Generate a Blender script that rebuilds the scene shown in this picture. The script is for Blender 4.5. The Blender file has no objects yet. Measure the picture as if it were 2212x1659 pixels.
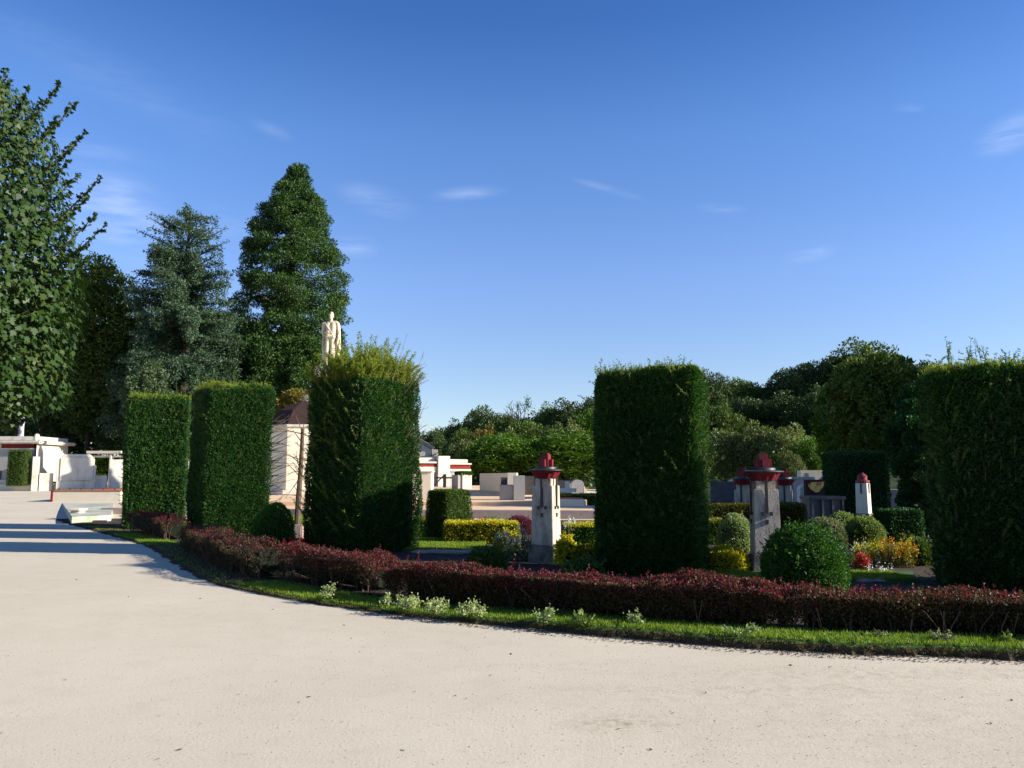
import bpy, bmesh, math, random
import numpy as np
from mathutils import Vector, Matrix
R = math.radians
rng = np.random.default_rng(7)
random.seed(7)
scn = bpy.context.scene
COL = scn.collection

# ------------------------------------------------------------------ camera model (a surveyed picture of 2212 x 1659)
F, CX, CY, EYE, HOR = 1736.0, 1106.0, 829.5, 1.6, 1025.0
TH = math.atan((HOR - CY) / F)
def ray(px, py):
    u, v = (px - CX) / F, (CY - py) / F
    return Vector((u, math.cos(TH) - v * math.sin(TH), math.sin(TH) + v * math.cos(TH)))
def G(px, py, z=0.0):            # point of the level z that is seen there
    r = ray(px, py); t = (z - EYE) / r.z
    return Vector((r.x * t, r.y * t, z))
def A(px, py, Y):                # point of the upright plane at distance Y
    r = ray(px, py); t = Y / r.y
    return Vector((r.x * t, Y, EYE + r.z * t))
def sm(a, b, x):
    t = min(1, max(0, (x - a) / (b - a))); return t * t * (3 - 2 * t)
def ground_z(x, y):
    return .5 * sm(24, 55, y) * sm(-5, -14, x)
def hill_z(x, y):
    return 10.0 * sm(-18, 62, x) * sm(82, 138, y)

SUN_AZ, SUN_EL = R(-9.5), R(21.5)
SUN = Vector((math.cos(SUN_AZ) * math.cos(SUN_EL), math.sin(SUN_AZ) * math.cos(SUN_EL), math.sin(SUN_EL)))

# ------------------------------------------------------------------ objects
def tag(o, label=None, cat=None, group=None, kind=None):
    if label: o['label'] = label
    if cat: o['category'] = cat
    if group: o['group'] = group
    if kind: o['kind'] = kind
    return o
def thing(name, label, cat, loc=(0, 0, 0), rz=0.0, group=None):
    o = bpy.data.objects.new(name, None); COL.objects.link(o)
    o.location = loc; o.rotation_euler = (0, 0, rz); o.empty_display_size = .2
    return tag(o, label, cat, group)
def link(name, me, mat=None, parent=None):
    o = bpy.data.objects.new(name, me); COL.objects.link(o)
    if mat is not None and not me.materials: me.materials.append(mat)
    if parent is not None: o.parent = parent
    return o
def copy_thing(src, label, loc, rz=0.0, scale=None, group=None, mats=None):
    c = src.copy(); COL.objects.link(c); c.location = loc; c.rotation_euler = (0, 0, rz)
    if scale is not None: c.scale = scale
    c['label'] = label
    if group: c['group'] = group
    for ch in src.children:
        k = ch.copy(); COL.objects.link(k); k.parent = c
        for g in ch.children:
            q = g.copy(); COL.objects.link(q); q.parent = k
        if mats and ch.name.split('.')[0] in mats:
            k.material_slots[0].link = 'OBJECT'; k.material_slots[0].material = mats[ch.name.split('.')[0]]
    return c
def np_mesh(name, V, k, smooth=False):
    """V: (n*k,3) vertices, every k in a row one face"""
    V = np.ascontiguousarray(V, dtype=np.float32); n = len(V) // k
    me = bpy.data.meshes.new(name)
    me.vertices.add(n * k); me.vertices.foreach_set('co', V.ravel())
    me.loops.add(n * k); me.loops.foreach_set('vertex_index', np.arange(n * k, dtype=np.int32))
    me.polygons.add(n); me.polygons.foreach_set('loop_start', np.arange(0, n * k, k, dtype=np.int32))
    me.polygons.foreach_set('loop_total', np.full(n, k, dtype=np.int32))
    me.update(calc_edges=True)
    return me

class MB:
    def __init__(s): s.v, s.f = [], []
    def add(s, vs, fs):
        b = len(s.v); s.v += [tuple(v) for v in vs]; s.f += [tuple(i + b for i in f) for f in fs]; return s
    def box(s, c, d, rz=0.0, taper=1.0):
        vs = []
        for z in (-.5, .5):
            k = taper if z > 0 else 1
            for x, y in ((-.5, -.5), (.5, -.5), (.5, .5), (-.5, .5)):
                X, Y = x * d[0] * k, y * d[1] * k
                vs.append((c[0] + X * math.cos(rz) - Y * math.sin(rz), c[1] + X * math.sin(rz) + Y * math.cos(rz), c[2] + z * d[2]))
        return s.add(vs, [(3, 2, 1, 0), (4, 5, 6, 7), (0, 1, 5, 4), (1, 2, 6, 5), (2, 3, 7, 6), (3, 0, 4, 7)])
    def b2(s, x0, x1, y0, y1, z0, z1):
        return s.box(((x0 + x1) / 2, (y0 + y1) / 2, (z0 + z1) / 2), (abs(x1 - x0), abs(y1 - y0), abs(z1 - z0)))
    def prism(s, poly, z0, z1):
        n = len(poly)
        vs = [(x, y, z0) for x, y in poly] + [(x, y, z1) for x, y in poly]
        return s.add(vs, [tuple(range(n - 1, -1, -1)), tuple(range(n, 2 * n))] + [(i, (i + 1) % n, n + (i + 1) % n, n + i) for i in range(n)])
    def slab_y(s, poly, y0, y1):       # poly in (x,z), pulled along y
        n = len(poly)
        vs = [(x, y0, z) for x, z in poly] + [(x, y1, z) for x, z in poly]
        return s.add(vs, [tuple(range(n)), tuple(range(2 * n - 1, n - 1, -1))] + [((i + 1) % n, i, n + i, n + (i + 1) % n) for i in range(n)])
    def lathe(s, prof, n=24, c=(0, 0, 0), flute=0.0, lobes=8):
        vs, fs = [], []
        for r, z in prof:
            for i in range(n):
                a = 2 * math.pi * i / n
                q = r * (1 - flute * (0.5 - 0.5 * math.cos(lobes * a)) )
                vs.append((c[0] + q * math.cos(a), c[1] + q * math.sin(a), c[2] + z))
        m = len(prof)
        for j in range(m - 1):
            for i in range(n):
                fs.append((j * n + i, j * n + (i + 1) % n, (j + 1) * n + (i + 1) % n, (j + 1) * n + i))
        fs.append(tuple(range(n - 1, -1, -1))); fs.append(tuple((m - 1) * n + i for i in range(n)))
        return s.add(vs, fs)
    def tube(s, pts, rad, n=6):
        pts = [Vector(p) for p in pts]; vs, fs = [], []
        if not hasattr(rad, '__len__'): rad = [rad] * len(pts)
        for i, p in enumerate(pts):
            d = (pts[min(i + 1, len(pts) - 1)] - pts[max(i - 1, 0)]).normalized()
            e = d.cross(Vector((0.31, .93, .17))).normalized(); g = d.cross(e)
            for k in range(n):
                a = 2 * math.pi * k / n
                vs.append(p + (e * math.cos(a) + g * math.sin(a)) * rad[i])
        for i in range(len(pts) - 1):
            for k in range(n):
                fs.append((i * n + k, i * n + (k + 1) % n, (i + 1) * n + (k + 1) % n, (i + 1) * n + k))
        fs.append(tuple(range(n - 1, -1, -1))); fs.append(tuple((len(pts) - 1) * n + k for k in range(n)))
        return s.add(vs, fs)
    def ball(s, c, r, nu=14, nv=9):
        vs, fs = [], []
        if not hasattr(r, '__len__'): r = (r, r, r)
        for j in range(nv + 1):
            t = math.pi * j / nv
            for i in range(nu):
                a = 2 * math.pi * i / nu
                vs.append((c[0] + r[0] * math.sin(t) * math.cos(a), c[1] + r[1] * math.sin(t) * math.sin(a), c[2] - r[2] * math.cos(t)))
        for j in range(nv):
            for i in range(nu):
                fs.append((j * nu + i, j * nu + (i + 1) % nu, (j + 1) * nu + (i + 1) % nu, (j + 1) * nu + i))
        return s.add(vs, fs)
    def mesh(s, name, bevel=0.0, smooth=False, seg=2):
        me = bpy.data.meshes.new(name); me.from_pydata(s.v, [], s.f); me.update()
        bm = bmesh.new(); bm.from_mesh(me)
        bmesh.ops.remove_doubles(bm, verts=bm.verts, dist=1e-5)
        if bevel > 0:
            es = [e for e in bm.edges if len(e.link_faces) == 2 and e.calc_face_angle(0) > .6]
            bmesh.ops.bevel(bm, geom=es, offset=bevel, segments=seg, affect='EDGES', clamp_overlap=True)
        bmesh.ops.recalc_face_normals(bm, faces=bm.faces)
        bm.to_mesh(me); bm.free()
        if smooth: me.polygons.foreach_set('use_smooth', [True] * len(me.polygons))
        return me
    def build(s, name, mat, parent=None, bevel=0.0, smooth=False):
        return link(name, s.mesh(name, bevel, smooth), mat, parent)

# ------------------------------------------------------------------ materials
def newmat(name):
    m = bpy.data.materials.new(name); m.use_nodes = True; nt = m.node_tree; nt.nodes.clear()
    return m, nt, nt.nodes, nt.links
def ramp(N, stops):
    r = N.new('ShaderNodeValToRGB'); e = r.color_ramp.elements
    while len(e) < len(stops): e.new(.5)
    for i, (p, c) in enumerate(stops):
        e[i].position = p; e[i].color = (*c, 1)
    return r
def foliage(name, cols, trans=.22, spec=.25, rough=.55, var=.25, patch=0.6, tcol=None):
    if not any(k in name for k in ('varieg', 'grey', 'cedar', 'ivy', 'light', 'tree_olive')): cols = [(r * 1.15, g, b * .6) if g > max(r, b) else (r, g, b) for r, g, b in cols]
    m, nt, N, L = newmat(name)
    geo = N.new('ShaderNodeNewGeometry')
    rp = ramp(N, [(i / max(1, len(cols) - 1), c) for i, c in enumerate(cols)])
    tc = N.new('ShaderNodeTexCoord'); nz = N.new('ShaderNodeTexNoise'); nz.inputs['Scale'].default_value = patch; nz.inputs['Detail'].default_value = 3
    L.new(tc.outputs['Object'], nz.inputs['Vector'])
    mx = N.new('ShaderNodeMath'); mx.operation = 'MULTIPLY_ADD'; mx.inputs[1].default_value = .8; L.new(nz.outputs['Fac'], mx.inputs[0])
    sub = N.new('ShaderNodeMath'); sub.operation = 'MULTIPLY_ADD'; sub.inputs[1].default_value = .65; sub.inputs[2].default_value = -.22
    L.new(geo.outputs['Random Per Island'], sub.inputs[0]); L.new(sub.outputs[0], mx.inputs[2])
    L.new(mx.outputs[0], rp.inputs['Fac'])
    oi = N.new('ShaderNodeObjectInfo'); hs = N.new('ShaderNodeHueSaturation')
    mr = N.new('ShaderNodeMapRange'); mr.inputs['To Min'].default_value = 1 - var; mr.inputs['To Max'].default_value = 1 + var
    L.new(oi.outputs['Random'], mr.inputs['Value']); L.new(mr.outputs[0], hs.inputs['Value']); L.new(rp.outputs['Color'], hs.inputs['Color'])
    p = N.new('ShaderNodeBsdfPrincipled'); p.inputs['Roughness'].default_value = rough; p.inputs['Specular IOR Level'].default_value = spec
    L.new(hs.outputs['Color'], p.inputs['Base Color'])
    t = N.new('ShaderNodeBsdfTranslucent'); g = N.new('ShaderNodeMixRGB'); g.blend_type = 'MULTIPLY'; g.inputs[0].default_value = 1
    g.inputs[2].default_value = (*(tcol or (1.5, 1.6, .7)), 1); L.new(hs.outputs['Color'], g.inputs[1]); L.new(g.outputs[0], t.inputs['Color'])
    ms = N.new('ShaderNodeMixShader'); ms.inputs[0].default_value = trans
    L.new(p.outputs[0], ms.inputs[1]); L.new(t.outputs[0], ms.inputs[2])
    o = N.new('ShaderNodeOutputMaterial'); L.new(ms.outputs[0], o.inputs['Surface'])
    return m
def solid(name, c1, c2, scale=3.0, rough=.8, bump=.15, detail=6, spec=.2, dirt=None, dirt_at=(.55, .75), dscale=1.3, metal=0.0):
    m, nt, N, L = newmat(name)
    tc = N.new('ShaderNodeTexCoord'); nz = N.new('ShaderNodeTexNoise'); nz.inputs['Scale'].default_value = scale; nz.inputs['Detail'].default_value = detail
    nz.inputs['Roughness'].default_value = .65
    L.new(tc.outputs['Object'], nz.inputs['Vector'])
    rp = ramp(N, [(.3, c1), (.7, c2)]); L.new(nz.outputs['Fac'], rp.inputs['Fac']); out = rp.outputs['Color']
    if dirt:
        mp = N.new('ShaderNodeMapping'); mp.inputs['Scale'].default_value = (1, 1, .35); L.new(tc.outputs['Object'], mp.inputs['Vector'])
        n2 = N.new('ShaderNodeTexNoise'); n2.inputs['Scale'].default_value = dscale; n2.inputs['Detail'].default_value = 8; n2.inputs['Roughness'].default_value = .7
        L.new(mp.outputs[0], n2.inputs['Vector'])
        r2 = ramp(N, [(dirt_at[0], (0, 0, 0)), (dirt_at[1], (1, 1, 1))]); L.new(n2.outputs['Fac'], r2.inputs['Fac'])
        mx = N.new('ShaderNodeMixRGB'); L.new(r2.outputs['Color'], mx.inputs[0]); L.new(out, mx.inputs[1]); mx.inputs[2].default_value = (*dirt, 1)
        out = mx.outputs[0]
    p = N.new('ShaderNodeBsdfPrincipled'); p.inputs['Roughness'].default_value = rough; p.inputs['Specular IOR Level'].default_value = spec; p.inputs['Metallic'].default_value = metal
    L.new(out, p.inputs['Base Color'])
    if bump:
        n3 = N.new('ShaderNodeTexNoise'); n3.inputs['Scale'].default_value = scale * 9; n3.inputs['Detail'].default_value = 5; L.new(tc.outputs['Object'], n3.inputs['Vector'])
        b = N.new('ShaderNodeBump'); b.inputs['Strength'].default_value = bump; b.inputs['Distance'].default_value = .02
        L.new(n3.outputs['Fac'], b.inputs['Height']); L.new(b.outputs[0], p.inputs['Normal'])
    o = N.new('ShaderNodeOutputMaterial'); L.new(p.outputs[0], o.inputs['Surface'])
    return m
M = {}
M['yew'] = foliage('yew', [(.007, .030, .012), (.012, .056, .019), (.020, .082, .026), (.038, .104, .030)], var=.12)
M['yew_lit'] = foliage('yew_shoot', [(.06, .12, .012), (.11, .19, .02), (.18, .25, .03), (.26, .25, .05)], trans=.35, var=.1)
M['yew_tip'] = foliage('yew_tip', [(.026, .080, .018), (.048, .120, .024), (.085, .165, .03)], trans=.3, var=.1)
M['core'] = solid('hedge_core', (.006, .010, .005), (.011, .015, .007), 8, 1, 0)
M['box'] = foliage('box_green', [(.018, .075, .010), (.03, .105, .014), (.05, .14, .02)], var=.1)
M['clip'] = foliage('clipped_green', [(.025, .07, .012), (.05, .105, .02), (.08, .13, .03)], var=.1)
M['oliveclip'] = foliage('clipped_olive', [(.05, .07, .012), (.085, .10, .02), (.12, .13, .03)], var=.1)
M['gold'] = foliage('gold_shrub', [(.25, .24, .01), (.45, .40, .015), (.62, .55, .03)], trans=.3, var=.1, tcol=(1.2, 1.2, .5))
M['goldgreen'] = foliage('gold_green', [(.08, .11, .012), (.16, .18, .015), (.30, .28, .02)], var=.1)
M['varieg'] = foliage('variegated', [(.10, .16, .05), (.2, .27, .10), (.42, .45, .25)], var=.1)
M['greygreen'] = foliage('grey_green', [(.09, .11, .05), (.16, .18, .09), (.25, .26, .15)], var=.1)
M['lightgreen'] = foliage('light_green', [(.07, .12, .02), (.14, .20, .04), (.24, .29, .08)], var=.1)
M['barb'] = foliage('barberry_leaf', [(.018, .024, .008), (.045, .042, .014), (.06, .030, .018), (.05, .065, .016)], trans=.3, var=.05, patch=1.6)
M['barb_red'] = foliage('barberry_red', [(.035, .016, .012), (.075, .018, .022), (.16, .025, .036), (.12, .06, .03)], trans=.35, var=.05, patch=1.6, tcol=(1.7, .8, .8))
M['wine'] = foliage('wine_leaf', [(.05, .012, .02), (.11, .018, .04), (.17, .03, .06)], trans=.3, var=.05, tcol=(1.6, .8, .8))
M['wild'] = foliage('border_green', [(.03, .075, .015), (.06, .12, .03), (.12, .18, .06)], var=.1)
M['white'] = foliage('white_petal', [(.55, .55, .5), (.7, .7, .66), (.8, .8, .78)], var=.03, tcol=(1, 1, 1))
M['red'] = foliage('red_petal', [(.30, .01, .02), (.45, .015, .03), (.55, .03, .05)], var=.05, tcol=(1.3, .7, .7))
M['orange'] = foliage('orange_petal', [(.45, .14, .01), (.55, .26, .012), (.6, .4, .02)], var=.05, tcol=(1.2, 1, .6))
M['plane'] = foliage('broad_leaf', [(.009, .028, .007), (.014, .040, .010), (.024, .058, .014), (.055, .080, .028)], trans=.16, spec=.22, rough=.5, var=.02, patch=.9)
M['sequoia'] = foliage('sequoia_needle', [(.010, .036, .012), (.019, .060, .018), (.034, .086, .024), (.058, .108, .026)], trans=.15, var=.03, patch=.5)
M['cedar'] = foliage('cedar_needle', [(.018, .042, .022), (.032, .066, .034), (.052, .092, .046), (.075, .115, .056)], trans=.15, var=.03, patch=.4)
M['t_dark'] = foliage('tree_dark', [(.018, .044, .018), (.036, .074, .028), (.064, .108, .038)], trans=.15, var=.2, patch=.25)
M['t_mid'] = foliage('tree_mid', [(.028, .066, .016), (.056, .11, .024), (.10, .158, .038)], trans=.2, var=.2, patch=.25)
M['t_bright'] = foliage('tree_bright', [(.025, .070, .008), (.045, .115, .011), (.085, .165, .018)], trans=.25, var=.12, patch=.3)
M['t_olive'] = foliage('tree_olive', [(.06, .090, .022), (.115, .145, .038), (.19, .215, .07)], trans=.2, var=.15, patch=.3)
M['t_leftolive'] = foliage('tree_left_olive', [(.035, .05, .010), (.06, .08, .014), (.10, .11, .02)], trans=.2, var=.05, patch=.3)
M['turf_dark'] = solid('turf_dark', (.018, .04, .010), (.035, .07, .015), 3, .95, .5)
M['t_gold'] = foliage('tree_gold', [(.08, .075, .012), (.14, .115, .02), (.19, .15, .03)], trans=.2, var=.1, patch=.3)
M['ivy'] = foliage('ivy_leaf', [(.03, .06, .022), (.05, .085, .03), (.09, .125, .05)], trans=.15, var=.1, spec=.4)
M['grass'] = foliage('grass_blade', [(.08, .15, .018), (.125, .215, .026), (.19, .28, .04)], trans=.3, var=.05, patch=1.2)
M['bark'] = solid('bark', (.05, .04, .03), (.11, .09, .07), 6, .95, .4)
M['bark_dark'] = solid('bark_dark', (.025, .02, .016), (.06, .048, .036), 6, .95, .4)
M['twig'] = solid('twig', (.07, .05, .03), (.14, .11, .07), 9, .9, .2)
M['stem_red'] = solid('stem_red', (.09, .045, .035), (.16, .10, .07), 9, .9, .2)
M['white_stone'] = solid('white_stone', (.56, .50, .41), (.68, .62, .52), 1.6, .85, .2, dirt=(.30, .25, .19), dirt_at=(.47, .8), dscale=1.8)
M['cream'] = solid('cream_render', (.66, .57, .42), (.72, .64, .50), 1.2, .88, .08, dirt=(.5, .42, .31), dirt_at=(.6, .9))
M['shaded_white_stone'] = solid('shaded_white_stone', (.30, .29, .27), (.36, .345, .32), 1.5, .9, .1, dirt=(.2, .19, .175), dirt_at=(.6, .85))  # white stone with shade put into its colour
M['concrete'] = solid('pillar_concrete', (.42, .355, .28), (.56, .485, .385), 5, .88, .35, dirt=(.14, .115, .09), dirt_at=(.47, .72), dscale=6)
M['plinth'] = solid('plinth_stone', (.13, .11, .09), (.27, .235, .19), 7, .9, .4, dirt=(.07, .06, .055), dirt_at=(.45, .65), dscale=7)
M['statue'] = solid('statue_stone', (.52, .44, .31), (.66, .57, .42), 2.2, .85, .3, dirt=(.17, .14, .10), dirt_at=(.48, .62), dscale=2.0)
M['grave'] = solid('grave_stone', (.30, .28, .26), (.48, .45, .42), 3, .85, .2, dirt=(.12, .115, .11), dirt_at=(.5, .7), dscale=2.5)
M['dark_stone'] = solid('dark_granite', (.035, .035, .04), (.075, .075, .085), 4, .55, .1, spec=.4)
M['red_paint'] = solid('red_paint', (.15, .010, .016), (.25, .016, .03), 6, .55, .15, spec=.35, dirt=(.05, .012, .014), dirt_at=(.45, .7), dscale=7)
M['red_band'] = solid('red_band', (.17, .014, .012), (.24, .024, .018), 2, .8, .05)
M['terracotta'] = solid('terracotta', (.34, .13, .06), (.44, .19, .09), 3, .85, .1)
M['iron'] = solid('black_iron', (.014, .013, .015), (.03, .028, .03), 8, .5, .05, spec=.5)
M['lead'] = solid('lead_grey', (.10, .11, .13), (.16, .17, .19), 8, .5, .1, spec=.4)
M['slate_brown'] = solid('brown_tiles', (.028, .014, .013), (.055, .030, .027), 14, .9, .6)
M['slate'] = solid('slate_roof', (.06, .06, .07), (.10, .10, .115), 3, .7, .2)
M['wood'] = solid('old_wood', (.075, .05, .035), (.13, .09, .06), 12, .9, .3)
M['rock'] = solid('pink_rock', (.26, .19, .165), (.42, .32, .28), 6, .9, .5, dirt=(.16, .13, .12), dirt_at=(.55, .7), dscale=5)
M['kerb'] = solid('terrace_kerb', (.34, .25, .21), (.42, .33, .28), 3, .9, .25)
M['orange_gravel'] = solid('terrace_gravel', (.60, .41, .235), (.70, .49, .30), .9, .95, .15, dirt=(.40, .29, .19), dirt_at=(.55, .8))
M['soil'] = solid('bed_soil', (.03, .021, .015), (.065, .047, .034), 5, .98, .6)
M['earth'] = solid('earth_edge', (.030, .022, .013), (.085, .062, .036), 14, .98, .8)
M['turf'] = solid('turf', (.035, .085, .012), (.06, .13, .02), 7, .95, .5)
M['hillside'] = solid('hillside', (.012, .025, .008), (.025, .045, .014), .2, .98, .3)
M['sun_gold'] = solid('sunlit_gold', (.55, .33, .08), (.68, .46, .15), 9, .6, .3, dirt=(.2, .09, .03), dirt_at=(.52, .6), dscale=9)
M['lilac'] = solid('lilac_stone', (.36, .33, .42), (.46, .43, .52), 4, .8, .2)
M['algae'] = solid('algae_slab', (.40, .39, .33), (.50, .47, .40), 1.2, .85, .2, dirt=(.22, .30, .18), dirt_at=(.5, .6), dscale=.6)

# gravel: a pale sandy ground with grit, faint drifts and one stain
def gravel_mat():
    m, nt, N, L = newmat('gravel')
    tc = N.new('ShaderNodeTexCoord')
    def noise(s, d=6, r=.6):
        n = N.new('ShaderNodeTexNoise'); n.inputs['Scale'].default_value = s; n.inputs['Detail'].default_value = d; n.inputs['Roughness'].default_value = r
        L.new(tc.outputs['Object'], n.inputs['Vector']); return n
    big = noise(.35, 4); rp = ramp(N, [(.3, (.50, .44, .335)), (.7, (.575, .51, .395))]); L.new(big.outputs['Fac'], rp.inputs['Fac'])
    fine = noise(55, 5, .75); r2 = ramp(N, [(.33, (.80, .78, .76)), (.50, (1, 1, 1))]); L.new(fine.outputs['Fac'], r2.inputs['Fac'])
    mu = N.new('ShaderNodeMixRGB'); mu.blend_type = 'MULTIPLY'; mu.inputs[0].default_value = .6; L.new(rp.outputs[0], mu.inputs[1]); L.new(r2.outputs[0], mu.inputs[2])
    mid = noise(3.0, 8, .7); r3 = ramp(N, [(.30, (.86, .84, .81)), (.52, (1, 1, 1))]); L.new(mid.outputs['Fac'], r3.inputs['Fac'])
    m2 = N.new('ShaderNodeMixRGB'); m2.blend_type = 'MULTIPLY'; m2.inputs[0].default_value = .45; L.new(mu.outputs[0], m2.inputs[1]); L.new(r3.outputs[0], m2.inputs[2])
    out = m2.outputs[0]
    # stains of own shape; broad right one paints greyer gravel plus lens vignette: (x, y, half-width, half-depth)
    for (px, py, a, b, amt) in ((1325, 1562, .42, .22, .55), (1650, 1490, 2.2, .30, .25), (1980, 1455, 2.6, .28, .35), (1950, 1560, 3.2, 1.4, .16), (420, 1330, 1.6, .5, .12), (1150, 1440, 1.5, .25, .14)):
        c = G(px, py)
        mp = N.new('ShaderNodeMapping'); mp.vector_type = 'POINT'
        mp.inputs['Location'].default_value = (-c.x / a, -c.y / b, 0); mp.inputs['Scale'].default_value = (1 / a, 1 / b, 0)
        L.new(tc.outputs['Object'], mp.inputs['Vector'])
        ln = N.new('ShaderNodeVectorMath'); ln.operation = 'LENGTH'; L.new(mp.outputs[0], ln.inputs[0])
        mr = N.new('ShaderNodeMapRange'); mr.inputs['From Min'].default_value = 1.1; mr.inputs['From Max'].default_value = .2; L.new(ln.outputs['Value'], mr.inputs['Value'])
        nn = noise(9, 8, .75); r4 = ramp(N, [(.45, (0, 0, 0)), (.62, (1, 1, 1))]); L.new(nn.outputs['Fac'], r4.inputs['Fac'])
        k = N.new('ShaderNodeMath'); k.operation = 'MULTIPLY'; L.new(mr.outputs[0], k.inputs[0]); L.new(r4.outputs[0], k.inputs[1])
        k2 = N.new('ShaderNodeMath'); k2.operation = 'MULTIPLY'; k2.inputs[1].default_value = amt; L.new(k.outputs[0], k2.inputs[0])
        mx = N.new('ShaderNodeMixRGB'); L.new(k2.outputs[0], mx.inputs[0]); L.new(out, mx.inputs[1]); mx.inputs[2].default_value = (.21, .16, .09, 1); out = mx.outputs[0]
    p = N.new('ShaderNodeBsdfPrincipled'); p.inputs['Roughness'].default_value = .92; p.inputs['Specular IOR Level'].default_value = .15
    L.new(out, p.inputs['Base Color'])
    h = noise(38, 6, .7); b = N.new('ShaderNodeBump'); b.inputs['Strength'].default_value = .35; b.inputs['Distance'].default_value = .012
    L.new(h.outputs['Fac'], b.inputs['Height']); L.new(b.outputs[0], p.inputs['Normal'])
    o = N.new('ShaderNodeOutputMaterial'); L.new(p.outputs[0], o.inputs['Surface'])
    return m
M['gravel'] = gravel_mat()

# ------------------------------------------------------------------ leaves
def unit(v): return v / np.maximum(np.linalg.norm(v, axis=1, keepdims=True), 1e-9)
def rnd_dir(n): return unit(rng.normal(size=(n, 3)))
def leaf_quads(P, D, Ln, W):
    n = len(P); D = unit(D)
    S = unit(np.cross(D, rnd_dir(n))); Ln = np.broadcast_to(Ln, (n,))[:, None]; W = np.broadcast_to(W, (n,))[:, None]
    V = np.empty((n, 4, 3))
    V[:, 0] = P; V[:, 1] = P + D * Ln * .45 + S * W * .5; V[:, 2] = P + D * Ln; V[:, 3] = P + D * Ln * .45 - S * W * .5
    return V.reshape(-1, 3)
LOBED = [(0, 0), (.16, .10), (.46, .12), (.34, .30), (.52, .52), (.24, .56), (.20, .78), (0, 1.0), (-.20, .78), (-.24, .56), (-.52, .52), (-.34, .30), (-.46, .12), (-.16, .10)]
def lobed_leaves(P, D, Nn, Ln):
    n = len(P); D = unit(D); S = unit(np.cross(D, Nn)); U = unit(np.cross(S, D)); Ln = np.broadcast_to(Ln, (n,))[:, None]
    V = np.empty((n, len(LOBED), 3))
    for i, (x, y) in enumerate(LOBED):
        V[:, i] = P + D * Ln * y + S * Ln * x - U * Ln * (.25 * abs(x) + .18 * y * y)
    return V.reshape(-1, 3)
def wave(P, k, seed):
    r = np.random.default_rng(seed); s = np.zeros(len(P))
    for i in range(6):
        d = r.normal(size=3); d /= np.linalg.norm(d); s += np.sin(P @ d * k * (0.7 + .35 * i) + r.uniform(0, 6.28)) / (1 + .25 * i)
    return s / 3.0
def block_points(n, w, e, h, rad=.14, taper=1.0, wts=(1, 1, 1, 1, 1)):
    """points + outward normals on a round-cornered block; faces: front(-y), right, back, left, top"""
    ar = np.array([w * h * wts[0], e * h * wts[1], w * h * wts[2], e * h * wts[3], w * e * wts[4]]); ar /= ar.sum()
    f = rng.choice(5, n, p=ar); a = rng.uniform(-.5, .5, n); b = rng.uniform(0, 1, n)
    P = np.zeros((n, 3))
    for i in range(5):
        k = f == i
        if i == 0: P[k] = np.c_[a[k] * w, np.full(k.sum(), -e / 2), b[k] * h]
        if i == 1: P[k] = np.c_[np.full(k.sum(), w / 2), a[k] * e, b[k] * h]
        if i == 2: P[k] = np.c_[a[k] * w, np.full(k.sum(), e / 2), b[k] * h]
        if i == 3: P[k] = np.c_[np.full(k.sum(), -w / 2), a[k] * e, b[k] * h]
        if i == 4: P[k] = np.c_[a[k] * w, (b[k] - .5) * e, np.full(k.sum(), h)]
    C = P.copy(); C[:, 0] = np.clip(C[:, 0], -w / 2 + rad, w / 2 - rad); C[:, 1] = np.clip(C[:, 1], -e / 2 + rad, e / 2 - rad); C[:, 2] = np.clip(C[:, 2], 0, h - rad)
    Nn = unit(P - C); Q = C + Nn * rad
    if taper != 1.0:
        s = 1 + (taper - 1) * Q[:, 2:3] / h; Q[:, :2] *= s
    return Q, Nn
def shoots(mb, bases, dirs, lens, leafL=.035, leafW=.012, per=60, r0=.006, droop=.0):
    """thin stems with little leaves; the stems go into mb, the leaf quads are returned"""
    PV, PD = [], []
    for b, d, l in zip(bases, dirs, lens):
        b = np.array(b, float); d = np.array(d, float); d /= np.linalg.norm(d)
        bend = rng.normal(size=3) * .16 * l; bend[2] -= droop * l
        pts = [b + d * l * t + bend * t * t for t in (0, .35, .7, 1.0)]
        mb.tube(pts, [r0, r0 * .8, r0 * .5, r0 * .25], 3)
        n = max(4, int(per * l)); t = rng.uniform(.05, 1, n)[:, None]
        PV.append(b + d * l * t + bend * t * t); PD.append(d * .7 + rnd_dir(n) * .9)
    PV = np.concatenate(PV); PD = np.concatenate(PD)
    return leaf_quads(PV, PD, leafL * rng.uniform(.7, 1.3, len(PV)), leafW)

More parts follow.
